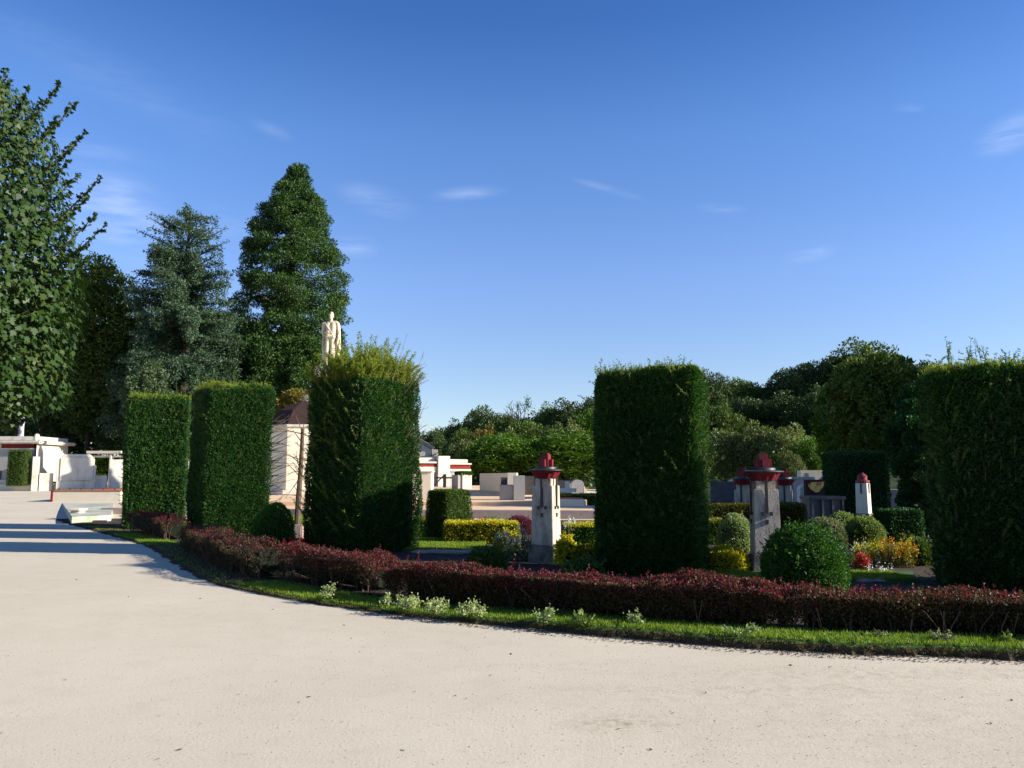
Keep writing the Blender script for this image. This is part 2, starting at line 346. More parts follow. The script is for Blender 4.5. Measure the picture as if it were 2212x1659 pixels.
def yew_block(label, corner, t, w, e, h, n, side='right', wts=(1, 1, .15, .5, 1), leaf=.05, top_shoots=40, top_len=(.08, .3), side_shoots=40, seed=1, name='yew_hedge', group='clipped yew hedge blocks', lift=0.0, lit_top=0):
    lx = Vector((math.cos(t), -math.sin(t), 0)); ly = Vector((math.sin(t), math.cos(t), 0))
    c = Vector(corner) + lx * (-w / 2 if side == 'right' else w / 2) + ly * e / 2
    root = thing(name, label, 'hedge', (c.x, c.y, 0), -t, group)
    P, Nn = block_points(n, w, e, h, wts=wts)
    und = wave(P, 4.0, seed) * .04 + wave(P, 11, seed + 50) * .028 + wave(P, 24, seed + 51) * .014
    keep = wave(P, 17, seed + 9) + rng.uniform(-.9, .9, n) > -.75
    P, Nn, und = P[keep], Nn[keep], und[keep]; n = len(P)
    P = P + Nn * (und - .095 * rng.random(n) ** 1.4 + .02)[:, None]
    if lift: P[:, 2] += lift * np.clip((P[:, 0] / w + .1), 0, .6) * (P[:, 2] / h) ** 3
    hz = P[:, 2:3] / h; rs_ = np.random.default_rng(seed + 400); ph = rs_.uniform(0, 6.28, 4)
    P[:, :2] *= 1 + .022 * np.sin(hz * 3.1 + ph[0]) + .014 * np.sin(hz * 7.3 + ph[1]) - .03 * np.clip(.22 - hz, 0, 1) / .22
    P[:, 0] += .035 * np.sin(hz[:, 0] * 2.2 + ph[2]); P[:, 1] += .03 * np.sin(hz[:, 0] * 2.7 + ph[3])
    tp = np.clip((hz[:, 0] - .86) / .14, 0, 1); P[:, 2] += tp * (wave(P * np.array([1, 1, 0]), 6, seed + 77) * .07 + wave(P * np.array([1, 1, 0]), 15, seed + 78) * .04)
    D = Nn * .75 + np.array([0, 0, .45]) + rnd_dir(n) * .75
    up = rng.random(n) < .12 + .30 * (Nn[:, 2] > .5)
    link('foliage', np_mesh('yew_foliage', leaf_quads(P[~up], D[~up], leaf * rng.uniform(.6, 1.3, (~up).sum()), leaf * .46), 4), M['yew'], root)
    link('new_growth', np_mesh('yew_new_growth', leaf_quads(P[up], D[up] + Nn[up] * .6, leaf * rng.uniform(.7, 1.5, up.sum()), leaf * .34), 4), M['yew_tip'], root)
    if lit_top:  # pale new growth that also puts the sunlit top into the colour
        k = lit_top; x, y = rng.uniform(-.5, .5, k) * w, rng.uniform(-.5, .5, k) * e; q = np.c_[x, y, np.full(k, 0.)]; z = h + wave(q, 7, seed + 31) * .05 - .03
        mbt = MB(); V = shoots(mbt, np.c_[x, y, z][:k // 6], np.c_[rng.normal(size=(k // 6, 2)) * .3, np.ones(k // 6)], rng.uniform(.06, .2, k // 6), leafL=.04, leafW=.012, per=170, r0=.003)
        lt = link('top_growth', np_mesh('yew_top_growth', V, 4), M['yew_lit'], root); mbt.build('top_stems', M['twig'], lt)
    cb = MB(); cb.box((0, 0, (h - .07) / 2 + .01), (w - .17, e - .17, h - .12)); cb.build('branch_core', M['core'], root, bevel=.06)
    mb = MB(); bs, ds, ls = [], [], []
    for i in range(top_shoots):
        x, y = rng.uniform(-.47, .47) * w, rng.uniform(-.47, .47) * e
        z = h - .02 + (lift * min(.6, max(0, x / w + .1)) if lift else 0)
        bs.append((x, y, z)); ds.append((rng.normal() * .22, rng.normal() * .22, 1)); ls.append(rng.uniform(*top_len) * (1 if rng.random() < .7 else 1.35))
    for i in range(side_shoots):
        f = rng.integers(0, 2)
        if f == 0: bs.append((rng.uniform(-.5, .48) * w, -e / 2, rng.uniform(.1, .95) * h)); nn = (0, -1)
        else:
            s = 1 if rng.random() < .5 else -1
            bs.append((s * w / 2, rng.uniform(-.5, .5) * e, rng.uniform(.1, .95) * h)); nn = (s, 0)
        ds.append((nn[0] * .7 + rng.normal() * .3, nn[1] * .7 + rng.normal() * .3, rng.uniform(.3, 1.3))); ls.append(rng.uniform(.12, .34))
    if n > 40000:
        k = 900; Q, Qn = block_points(k, w, e, h, wts=wts)
        for i in range(k):
            sp_ = 1.7 if rng.random() < .1 else 1.0
            bs.append(Q[i] * np.array([1, 1, .97]) - Qn[i] * .03); ds.append(Qn[i] * .8 + np.array([rng.normal() * .35, rng.normal() * .35, rng.uniform(.2, 1.1)])); ls.append(rng.uniform(.06, .16) * sp_)
    if bs:
        V = shoots(mb, bs, ds, ls, leafL=.042, leafW=.013, per=110)
        sh = link('stray_shoots', np_mesh('yew_shoots', V, 4), M['yew_tip'], root)
        mb.build('shoot_stems', M['twig'], sh)
    return root

# ------------------------------------------------------------------ the setting
xs = np.unique(np.concatenate([np.linspace(-600, -60, 10), np.linspace(-60, 40, 81), np.linspace(40, 600, 10)]))
ys = np.unique(np.concatenate([np.linspace(-60, 0, 5), np.linspace(0, 70, 57), np.linspace(70, 900, 14)]))
V = [(x, y, ground_z(x, y)) for y in ys for x in xs]; nx = len(xs)
Fc = [(j * nx + i, j * nx + i + 1, (j + 1) * nx + i + 1, (j + 1) * nx + i) for j in range(len(ys) - 1) for i in range(nx - 1)]
gm = bpy.data.meshes.new('ground'); gm.from_pydata(V, [], Fc); gm.update(); gm.polygons.foreach_set('use_smooth', [True] * len(gm.polygons))
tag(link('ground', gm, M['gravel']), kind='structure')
# wooded hill behind
xs = np.linspace(-60, 330, 60); ys = np.linspace(80, 420, 40); nx = len(xs)
V = [(x, y, hill_z(x, y) - .6 + .7 * sm(80, 95, y)) for y in ys for x in xs]
Fc = [(j * nx + i, j * nx + i + 1, (j + 1) * nx + i + 1, (j + 1) * nx + i) for j in range(len(ys) - 1) for i in range(nx - 1)]
hm = bpy.data.meshes.new('hill'); hm.from_pydata(V, [], Fc); hm.update(); hm.polygons.foreach_set('use_smooth', [True] * len(hm.polygons))
tag(link('hill', hm, M['hillside']), kind='structure')

# edge of the planted bed: a curve through points of the ground
edge_px = [(173, 1139), (250, 1160), (318, 1181), (385, 1222), (450, 1256), (590, 1288), (735, 1312), (920, 1335), (1106, 1354), (1330, 1377), (1700, 1406), (2000, 1419), (2212, 1426)]
ctrl = [Vector((-20, 33, 0)), Vector((-16.2, 28.6, 0))] + [G(*p) for p in edge_px] + [Vector((7.0, 6.25, 0)), Vector((10.5, 6.1, 0)), Vector((15, 6.9, 0)), Vector((20, 9, 0))]
edge = []
for i in range(1, len(ctrl) - 2):
    p0, p1, p2, p3 = ctrl[i - 1:i + 3]; m_ = max(4, int((p2 - p1).length / .05))
    for k in range(m_):
        t = k / m_
        edge.append(.5 * ((2 * p1) + (p2 - p0) * t + (2 * p0 - 5 * p1 + 4 * p2 - p3) * t * t + (3 * p1 - p0 - 3 * p2 + p3) * t ** 3))
for _ in range(60): edge = [edge[0]] + [(edge[i - 1] + 2 * edge[i] + edge[i + 1]) / 4 for i in range(1, len(edge) - 1)] + [edge[-1]]
tang = [(edge[min(i + 1, len(edge) - 1)] - edge[max(0, i - 1)]).normalized() for i in range(len(edge))]
inw = [Vector((-t.y, t.x, 0)) for t in tang]
EP = np.array([tuple(p) for p in edge]); IN = np.array([tuple(p) for p in inw]); TG = np.array([tuple(p) for p in tang])
ARC = np.concatenate([[0], np.cumsum(np.linalg.norm(np.diff(EP, axis=0), axis=1))])
def along(s, off):               # point at arc length s, off metres inside the edge
    s = np.asarray(s); P = np.stack([np.interp(s, ARC, EP[:, k]) for k in range(3)], -1)
    I = np.stack([np.interp(s, ARC, IN[:, k]) for k in range(3)], -1)
    return P + I * np.asarray(off)[..., None], I
def arc_at(px, py):
    g = np.array(tuple(G(px, py))); return float(ARC[np.argmin(np.linalg.norm(EP - g, axis=1))])
# grass verge: raised turf with a ragged cut earth edge, thicker towards the right where the gravel has worn down
vr, vf = [], []; offs = (-.03, 0.0, .035, .10, .22, .40, .62, .80)
for i, (p, q) in enumerate(zip(edge, inw)):
    s = ARC[i]; thick = .035 + .055 * sm(arc_at(800, 1318), arc_at(1400, 1383), s)
    j1 = .025 * math.sin(s * 5.1) + .02 * math.sin(s * 13.7 + 1) + random.uniform(-.022, .022)
    for k, o in enumerate(offs):
        z = (-.02, .012, thick * .7, thick * .92, thick + .008, thick + .012, thick + .004, thick - .01)[k] + (random.uniform(-.012, .012) if k > 0 else 0)
        jj = j1 * (1 if k < 4 else .3) + (random.uniform(-.018, .018) if k < 4 else 0)
        vr.append(tuple(p + q * (o + jj) + Vector((0, 0, z))))
K = len(offs)
for i in range(len(edge) - 1):
    for k in range(K - 1): vf.append((i * K + k, (i + 1) * K + k, (i + 1) * K + k + 1, i * K + k + 1))
vm = bpy.data.meshes.new('verge'); vm.from_pydata(vr, [], vf); vm.update()
vm.materials.append(M['earth']); vm.materials.append(M['turf'])
aL0, aL1, aL2 = arc_at(240, 1157), arc_at(318, 1181), arc_at(500, 1270)
for i, pl in enumerate(vm.polygons):
    sgm = ARC[min(i // (K - 1), len(ARC) - 1)]; bareL = sgm < aL0 or aL1 < sgm < aL2 + random.uniform(-.5, .5)
    pl.material_index = 0 if (i % (K - 1) < 2 or bareL) else 1
tag(link('verge', vm), kind='structure')
# soil bed inside the verge, towards the garden centre
cen = Vector((7, 27.5, 0)); sv, sf = [], []; rings = (0, .08, .2, .4, .7, 1.0)
for i, (p, q) in enumerate(zip(edge, inw)):
    a = p + q * .74
    for k in rings: sv.append(tuple(a.lerp(cen, k) + Vector((0, 0, .045 + .012 * math.sin(a.x * 3 + k * 40)))))
K = len(rings)
for i in range(len(edge) - 1):
    for k in range(K - 1): sf.append((i * K + k, (i + 1) * K + k, (i + 1) * K + k + 1, i * K + k + 1))
so = bpy.data.meshes.new('bed_soil'); so.from_pydata(sv, [], sf); so.update()
tag(link('flower_bed_soil', so, M['soil']), kind='structure')

m = MB(); m.prism([(5, 21), (12, 13.2), (40, 9), (46, 79), (9, 79), (4.4, 44), (3.8, 34)], -.1, .035); tag(m.build('garden_lawn', M['turf_dark'] if 'turf_dark' in M else M['hillside']), kind='structure')
# grass on the verge
def grass_blades(P, hmin, hmax, w=.006):
    n = len(P); D = np.c_[rng.normal(size=n) * .35, rng.normal(size=n) * .35, np.ones(n)]
    return leaf_quads(P, D, rng.uniform(hmin, hmax, n), w)
n = 95000; s = rng.uniform(arc_at(173, 1139), ARC[-1] - 5, n); o = .03 + .70 * rng.beta(1.15, 1.4, n)
left = s < arc_at(500, 1270)
bare = (rng.random(n) < np.clip((o - .40) / .25, 0, .95) * (.55 + .4 * (s > arc_at(1500, 1392)))) | (left & (rng.random(n) < .93) & ((s > arc_at(318, 1181)) | (s < arc_at(240, 1157))))
bare |= (wave(np.c_[s, o * 3, 0 * s], 3.0, 91) + wave(np.c_[s, o * 4, 0 * s], 9.0, 92) * .7 + rng.uniform(-.5, .5, n)) > 1.05 - .5 * (o > .4)
s, o = s[~bare], o[~bare]; P, _ = along(s, o + .02 * np.sin(s * 5.1))
P[:, 2] = .035 + .055 * np.array([sm(arc_at(800, 1318), arc_at(1400, 1383), x) for x in s])
tag(link('verge_grass', np_mesh('grass', grass_blades(P, .02, .055, .007), 4), M['grass']), 'short green grass on the curved verge between gravel path and barberry hedge', 'grass', kind='stuff')

n = 16000; s = rng.uniform(arc_at(450, 1256), ARC[-1] - 5, n); P, I = along(s, -.015 + .05 * rng.random(n))
P[:, 2] = (.035 + .055 * np.array([sm(arc_at(800, 1318), arc_at(1400, 1383), x) for x in s])) * rng.uniform(.25, 1.0, n)
M['dry_grass'] = foliage('dry_grass', [(.04, .035, .012), (.075, .07, .02), (.12, .11, .04)], var=.05)
tag(link('dry_grass', np_mesh('dry_grass', leaf_quads(P, -I * .8 + rnd_dir(n) * .7 + np.array([0, 0, .1]), rng.uniform(.015, .045, n), .006), 4), M['dry_grass']), 'dry grass and roots hanging over the cut earth edge of the verge', 'dry grass', kind='stuff')
# pebbles, grit and fallen bits lying on the gravel
def pebble_cloud(name, n, area, smin, smax, mat, label, cat):
    base = np.array([(0, 0, 1), (0, 0, -.5), (1, 0, 0), (-1, 0, 0), (0, 1, 0), (0, -1, 0)]); tri = [(0, 2, 4), (0, 4, 3), (0, 3, 5), (0, 5, 2)]
    pts = area(n); n = len(pts); sz = rng.uniform(smin, smax, n) ** 1.0
    B = base[None] * rng.uniform(.5, 1.2, (n, 6, 3)); a = rng.uniform(0, 6.28, n); ca, sa = np.cos(a)[:, None], np.sin(a)[:, None]
    B = np.stack([B[..., 0] * ca - B[..., 1] * sa, B[..., 0] * sa + B[..., 1] * ca, B[..., 2] * .6], -1) * sz[:, None, None] + pts[:, None, :]
    V = np.concatenate([B[:, t, :].reshape(n, 3, 3) for t in tri], 1).reshape(-1, 3)
    return tag(link(name, np_mesh(name, V, 3), mat), label, cat, kind='stuff')
def path_area(n):
    y = 2.6 + 10 * rng.random(n) ** 1.6; x = rng.uniform(-.72, .72, n) * y
    keep = np.ones(n, bool)
    for i in range(0, len(EP), 3):
        pass
    yy = np.interp(x, EP[:, 0], EP[:, 1]); keep = y < yy - .06
    return np.c_[x, y, np.full(n, .0)][keep]
M['grit'] = foliage('grit', [(.20, .17, .13), (.32, .27, .21), (.45, .39, .31)], trans=0, var=0)
pebble_cloud('gravel_grit', 9000, path_area, .0025, .0075, M['grit'], 'fine grit and small pebbles strewn over the pale gravel path', 'grit')
M['litter'] = foliage('litter', [(.06, .04, .02), (.14, .09, .045), (.25, .18, .09)], trans=.1, var=0)
P = path_area(150); n = len(P); P[:, 2] += .006
tag(link('leaf_litter', np_mesh('litter', leaf_quads(P, np.c_[rng.normal(size=(n, 2)), rng.normal(size=n) * .12], rng.uniform(.012, .045, n), rng.uniform(.006, .02, n)), 4), M['litter']), 'dry brown leaf scraps scattered thinly over the gravel path', 'leaf litter', kind='stuff')
def edge_area(n):
    s = rng.uniform(arc_at(800, 1318), arc_at(2212, 1426) + 3, n); o = -.02 - .22 * rng.random(n) ** 2.5
    P, _ = along(s, o); P[:, 2] = .004; return P
M['crumb'] = foliage('earth_crumb', [(.06, .042, .026), (.11, .08, .05), (.18, .14, .09)], trans=0, var=0)
pebble_cloud('earth_crumbs', 4200, edge_area, .004, .016, M['crumb'], 'crumbs of dark earth fallen along the cut edge of the verge', 'earth crumbs')

# ------------------------------------------------------------------ yew blocks
def hgt(px, py, Y): return A(px, py, Y).z
cB = G(775, 1206); yB = cB.y
B = yew_block('big clipped yew block in front of the statue, wild yellow-green shoots on top', cB, R(37), 1.70, 1.68, hgt(775, 812, yB), 120000, top_shoots=30, side_shoots=90, seed=3)
cA = G(1508, 1256); yew_block('square clipped yew block standing between the two near red-capped pillars', cA, R(26), 1.60, .92, hgt(1508, 798, cA.y), 150000, wts=(1, 1, .1, .3, 1.3), top_shoots=130, top_len=(.04, .22), side_shoots=70, lit_top=1500, seed=5)
cC = G(2050, 1280); yew_block('huge dark yew block at the right edge of the photo, with tall spiky leaders', cC, R(14), 3.3, .95, hgt(2050, 800, cC.y), 150000, side='left', wts=(1, .1, .1, 1, 1), top_shoots=70, top_len=(.1, .3), side_shoots=60, seed=8, lift=.85, lit_top=5000)
yew_block('added unseen yew block behind the square one, casting shade on the big one', Vector((3.36, 14.62, 0)), R(10), 1.3, 1.25, 3.15, 30000, top_shoots=10, side_shoots=0, seed=21, leaf=.07, wts=(1, 1, 1, 1, 1))  # added unseen block, there only to shade the big yew block
cE = G(440, 1168); yew_block('clipped yew block left of the gap with the cream wall', cE, R(55), 1.6, 1.6, hgt(440, 833, cE.y), 100000, top_shoots=70, top_len=(.1, .35), side_shoots=40, seed=11, leaf=.055, lit_top=4200)
cD = G(266, 1146); yew_block('farthest left clipped yew block beside the stone steps', cD, R(65), 1.6, 1.66, hgt(266, 857, cD.y), 90000, top_shoots=60, top_len=(.08, .3), side_shoots=40, seed=14, leaf=.06, lit_top=3000)

def extra_on(root_name_obj, name, V, mat, stems=None):
    o = link(name, np_mesh(name, V, 4), mat, root_name_obj)
    if stems: stems.build('shoot_stems', M['twig'], o)
    return o
# wild shoots on B: given in world space, turned into its own space
def to_local(root, P):
    a = -root.rotation_euler.z; P = np.array(P, float) - np.array(root.location)
    return np.c_[P[:, 0] * math.cos(a) - P[:, 1] * math.sin(a), P[:, 0] * math.sin(a) + P[:, 1] * math.cos(a), P[:, 2]]
hB = hgt(775, 812, yB)
mb = MB(); bs, ds, ls = [], [], []
for i in range(560):
    x, y = rng.uniform(-.8, .8), rng.uniform(-.8, .8)
    f = math.exp(-((x + .05) ** 2 + (y - .05) ** 2) / .9)
    bs.append((x, y, hB - .05)); ds.append((rng.normal() * .2 + x * .25, rng.normal() * .2 + y * .25, 1)); ls.append(rng.uniform(.3, 1.0) * (.18 + 1.0 * f))
V = shoots(mb, bs, ds, ls, leafL=.055, leafW=.012, per=230, r0=.005, droop=.10)
extra_on(B, 'wild_shoots', V, M['yew_lit'], mb)
mb = MB(); bs, ds, ls = [], [], []
for i in range(34):
    bs.append((rng.uniform(.2, .82), rng.uniform(-.2, .84), hB - .05)); ds.append((rng.uniform(0, .7), rng.uniform(-.1, .7), 1)); ls.append(rng.uniform(.3, .8))
V = shoots(mb, bs, ds, ls, leafL=.04, leafW=.014, per=26, r0=.009)
extra_on(B, 'bare_shoots', V, M['t_gold'], mb)
# pale sprigs on its left face, bare twigs on its left and right edges
mb = MB(); bs, ds, ls = [], [], []
for i in range(46):
    bs.append((rng.uniform(-.84, .75), -.84, hB * rng.uniform(.06, .95))); ds.append((rng.normal() * .3 - .4, -.45, rng.uniform(.5, 1.4))); ls.append(rng.uniform(.2, .5))
V = shoots(mb, bs, ds, ls, leafL=.045, leafW=.014, per=110)
extra_on(B, 'pale_sprigs', V, M['yew_lit'], mb)
mb = MB(); bs, ds, ls = [], [], []
for i in range(22):
    bs.append((.84, .84 * rng.uniform(.4, 1), hB * rng.uniform(.55, 1.0))); ds.append((rng.uniform(.2, 1), rng.uniform(.2, .9), rng.uniform(.5, 1.2))); ls.append(rng.uniform(.2, .5))
for i in range(14):
    bs.append((-.84, .5 * rng.uniform(-1, 1), hB * rng.uniform(.2, .6))); ds.append((-1, rng.uniform(-.5, .5), rng.uniform(.2, .7))); ls.append(rng.uniform(.3, .7))
V = shoots(mb, bs, ds, ls, leafL=.02, leafW=.01, per=14, r0=.007)
extra_on(B, 'bare_twigs', V, M['t_gold'], mb)
# spiky leaders on C
C_ = [o for o in COL.objects if o.get('label', '').startswith('huge dark yew')][0]
hC = hgt(2050, 800, cC.y)
mb = MB(); bs, ds, ls = [], [], []
for px, top in ((1992, 776), (2043, 722), (2052, 742), (2010, 752), (2080, 748), (2095, 752), (2100, 765), (2122, 740), (2134, 750), (2170, 745), (2185, 762)):
    Yd = cC.y + rng.uniform(.5, 1.0); a = np.array(tuple(A(px, top, Yd))); b = a.copy(); b[2] = hC - .1
    l = to_local(C_, [b, a]); bs.append(l[0]); ds.append(l[1] - l[0] + rng.normal(size=3) * .03); ls.append(np.linalg.norm(l[1] - l[0]))
    for k in range(4):
        q = l[0] * (1 - .25 * k) + l[1] * .25 * k; q = l[0] + (l[1] - l[0]) * (.3 + .16 * k)
        bs.append(q); ds.append((rng.normal(), rng.normal() * .6, .9)); ls.append(.07)
V = shoots(mb, bs, ds, ls, leafL=.035, leafW=.012, per=150, r0=.008)
extra_on(C_, 'tall_leaders', V, M['yew_tip'], mb)
# bare twigs at the right edge of E, across the gap
E_ = [o for o in COL.objects if o.get('label', '').startswith('clipped yew block left of the gap')][0]
mb = MB(); bs, ds, ls = [], [], []
for i in range(60):
    bs.append((rng.uniform(.3, .8), .8, rng.uniform(.5, 3.0))); ds.append((rng.uniform(.1, .8), rng.uniform(.4, 1.1), rng.uniform(-.1, .9))); ls.append(rng.uniform(.3, .75))
V = shoots(mb, bs, ds, ls, leafL=.026, leafW=.011, per=22, r0=.012)
extra_on(E_, 'bare_twigs', V, M['t_gold'], mb)

# ------------------------------------------------------------------ barberry hedges
def barberry(label, s0, s1, off, depth, h, n, red=.5, name='barberry_hedge', stems=True, seed=1):
    s_mid = (s0 + s1) / 2; c, _ = along(s_mid, off); root = thing(name, label, 'hedge', (c[0], c[1], .04), 0, 'low barberry hedges round the flower bed')
    def pts(n, face):
        s = rng.uniform(s0, s1, n); u = rng.random(n)
        if face == 'top': o = off + depth * (rng.random(n) - .5); z = np.full(n, h)
        elif face == 'front': o = np.full(n, off - depth / 2); z = h * (.12 + .88 * u ** .8)
        else: o = np.full(n, off + depth / 2); z = h * (.2 + .8 * u)
        W = np.c_[s, o * 3, z * 3]
        lump = wave(W, 2.6, seed) * .05 + wave(W, 9, seed + 3) * .035
        gap = wave(W, 5.5, seed + 7)
        P, I = along(s, o)
        hv = 1 + .10 * np.sin(s * 1.7 + seed) + .07 * np.sin(s * 4.3 + seed * 2)
        if face == 'top': P[:, 2] = (z + lump * 1.2 + rng.uniform(-.05, .03, n)) * hv; Nn = np.tile([0, 0, 1.], (n, 1))
        else:
            sg = -1 if face == 'front' else 1
            P = P + I * (sg * (lump + rng.uniform(-.07, .03, n) - (.10 * (1 - z / h)) ))[:, None]; P[:, 2] = z; Nn = I * sg
        endd = np.minimum(s - s0, s1 - s); P[:, 2] *= np.clip(.75 + endd * .9, 0, 1)
        keep = gap + rng.uniform(-.8, .8, n) > (-.7 if face == 'top' else -.55 + .75 * (1 - z / h))
        return P[keep] - np.array(c) * np.array([1, 1, 0]), Nn[keep]
    for nm, frac, mat, size in (('leaves', 1 - red, M['barb'], .030), ('red_leaves', red, M['barb_red'], .028)):
        PP, NN = [], []
        for face, wt in (('top', .42 if nm == 'red_leaves' else .22), ('front', .52 if nm == 'leaves' else .42), ('back', .16)):
            if nm == 'red_leaves' and face == 'front':
                P, Nn = pts(int(n * frac * wt), face); k = P[:, 2] / h + rng.normal(size=len(P)) * .22 + .25 * wave(P, 2.3, seed + 21) > .84; P, Nn = P[k], Nn[k]
            else: P, Nn = pts(int(n * frac * wt), face)
            PP.append(P); NN.append(Nn)
        P, Nn = np.concatenate(PP), np.concatenate(NN); m_ = len(P)
        D = Nn * .6 + rnd_dir(m_) + np.array([0, 0, .2])
        link(nm, np_mesh('barberry_' + nm, leaf_quads(P, D, size * rng.uniform(.6, 1.4, m_), size * .62), 4), mat, root)
    mb = MB(); bs, ds, ls = [], [], []
    for i in range(int((s1 - s0) * 40)):
        s = rng.uniform(s0, s1); P, I = along(s, off + depth * (rng.random() - .5)); bs.append((P[0] - c[0], P[1] - c[1], h - .03)); ds.append((rng.normal() * .35, rng.normal() * .35, 1)); ls.append(rng.uniform(.04, .13) * (1 if rng.random() < .93 else 1.6))
    V = shoots(mb, bs, ds, ls, leafL=.026, leafW=.016, per=150, r0=.003)
    sp = link('red_sprigs', np_mesh('barberry_sprigs', V, 4), M['barb_red'], root)
    # stems and the dim mass of twigs inside
    mb = MB(); k = int((s1 - s0) * 7)
    for i in range(k):
        s = s0 + (s1 - s0) * (i + rng.random()) / k; P, I = along(s, off - depth * .28 + rng.normal() * .06); x, y = P[0] - c[0], P[1] - c[1]
        for q in range(2):
            dx, dy = rng.normal() * .06, rng.normal() * .06
            mb.tube([(x, y, -.02), (x + dx * .4, y + dy * .4, h * .35), (x + dx * 1.3, y + dy * 1.3, h * .75)], [.007, .005, .003], 5)
    mb.build('stems', M['stem_red'], root)
    cv, cf = [], []; ss = np.linspace(s0 + .28, s1 - .28, max(6, int((s1 - s0) * 6)))
    for s in ss:
        for o, z in ((-depth * .22, h * .30), (-depth * .30, h * .72), (-depth * .25, h * .88), (depth * .25, h * .88), (depth * .3, h * .5), (depth * .2, 0.0)):
            P, _ = along(float(s), off + o + .02 * math.sin(s * 9)); cv.append((P[0] - c[0], P[1] - c[1], z + .012 * math.sin(s * 7 + o * 30)))
    for i in range(len(ss) - 1):
        for k in range(6): cf.append((i * 6 + k, i * 6 + (k + 1) % 6, (i + 1) * 6 + (k + 1) % 6, (i + 1) * 6 + k))
    cf += [tuple(range(6)), tuple((len(ss) - 1) * 6 + 5 - k for k in range(6))]
    cm = bpy.data.meshes.new('barberry_core'); cm.from_pydata(cv, [], cf); cm.update(); link('twig_core', cm, M['core'], root)
    return root
a1, a2 = arc_at(505, 1268), arc_at(700, 1307)
barberry('short rusty red barberry run below the big yew block with wild top', a1, a2 + .15, 1.0, .62, .42, 26000, red=.5, seed=2)
a3 = arc_at(1690, 1405)
barberry('long wine red barberry run below the sunlit pillar and square yew block', a2 + .45, a3 + .1, 0.82, .56, .40, 105000, red=.48, seed=4)
barberry('brownish barberry run with bare lower stems at the right end of the verge', a3 - .02, ARC[-1] - 7.0, 0.82, .56, .38, 70000, red=.24, seed=5)
barberry('shaded dark barberry run at the foot of the two left yew blocks', arc_at(335, 1192), a1 - .05, 0.75, .7, .44, 20000, red=.12, seed=6)  # fewer red leaves: the missing shade is put into a darker colour
barberry('short crimson-topped barberry clump below the farthest left yew block', arc_at(222, 1153), arc_at(300, 1175), 0.8, .6, .50, 12000, red=.55, seed=9)

# small plants at the foot of the barberry
M['pale_varieg'] = foliage('pale_variegated', [(.16, .24, .06), (.32, .38, .16), (.55, .56, .36)], trans=.3, var=.1)
def small_plant(label, px, py, w, h, n, mat, leafL=.035, leafW=.018, name='groundcover_plant', cat='plant', group='small plants along the foot of the barberry'):
    h *= .82; g = G(px, py, .08); root = thing(name, label, cat, g, 0, group)
    mb = MB(); PP, DD = [], []
    for i in range(max(5, n // 28)):
        a = rng.uniform(0, 6.28); r = w * .5 * math.sqrt(rng.random()); top = np.array([r * math.cos(a), r * math.sin(a) * .7, h * (1 - .5 * (r / (w * .5)) ** 2) * rng.uniform(.6, 1.1)])
        base = top * np.array([.35, .35, 0]); mb.tube([base, base * .4 + top * .6, top], [.004, .003, .002], 4)
        k = 28; t = rng.uniform(.25, 1.05, k)[:, None]; PP.append(base + (top - base) * t + rng.normal(size=(k, 3)) * .02); DD.append(rnd_dir(k) + np.array([0, 0, .5]))
    P = np.concatenate(PP); P[:, 2] = np.maximum(P[:, 2], .004)
    link('leaves', np_mesh('small_leaves', leaf_quads(P, np.concatenate(DD), leafL * rng.uniform(.6, 1.3, len(P)), leafW), 4), mat, root)
    mb.build('stems', M['twig'], root)
    return root
small_plant('pale sprig of groundcover growing in the break between the two barberry runs', 718, 1290, .30, .20, 220, M['pale_varieg'])
small_plant('tiny pale plant, first of the variegated row right of the barberry break', 835, 1305, .16, .14, 120, M['pale_varieg'])
small_plant('plump cream variegated tuft, broadest of the row below the left pillar', 882, 1314, .36, .20, 520, M['pale_varieg'])
small_plant('cream variegated tuft right beside the plump broadest one', 945, 1322, .32, .17, 400, M['pale_varieg'])
small_plant('low trailing variegated tuft, last of the dense row before the left pillar', 1018, 1328, .36, .16, 420, M['pale_varieg'])
small_plant('loose green and white tuft directly below the left red-capped pillar', 1175, 1342, .32, .18, 300, M['varieg'])
small_plant('upright green weed with broad leaves right of the left pillar', 1262, 1350, .18, .17, 120, M['lightgreen'], .06, .03)
small_plant('pale tuft at the foot of the barberry below the square yew block', 1372, 1352, .22, .16, 220, M['varieg'])
small_plant('straggly white-edged plant in the grass right of the square yew block', 1600, 1372, .42, .13, 260, M['varieg'])
small_plant('dry silvery tuft on bare soil near the right edge of the photo', 2035, 1388, .24, .13, 260, M['greygreen'])
small_plant('very small silvery tuft on bare soil below the round box bush', 1905, 1380, .14, .08, 100, M['greygreen'])
small_plant('small bright weed at the far right end of the verge', 2168, 1392, .14, .12, 90, M['lightgreen'], .05, .025)

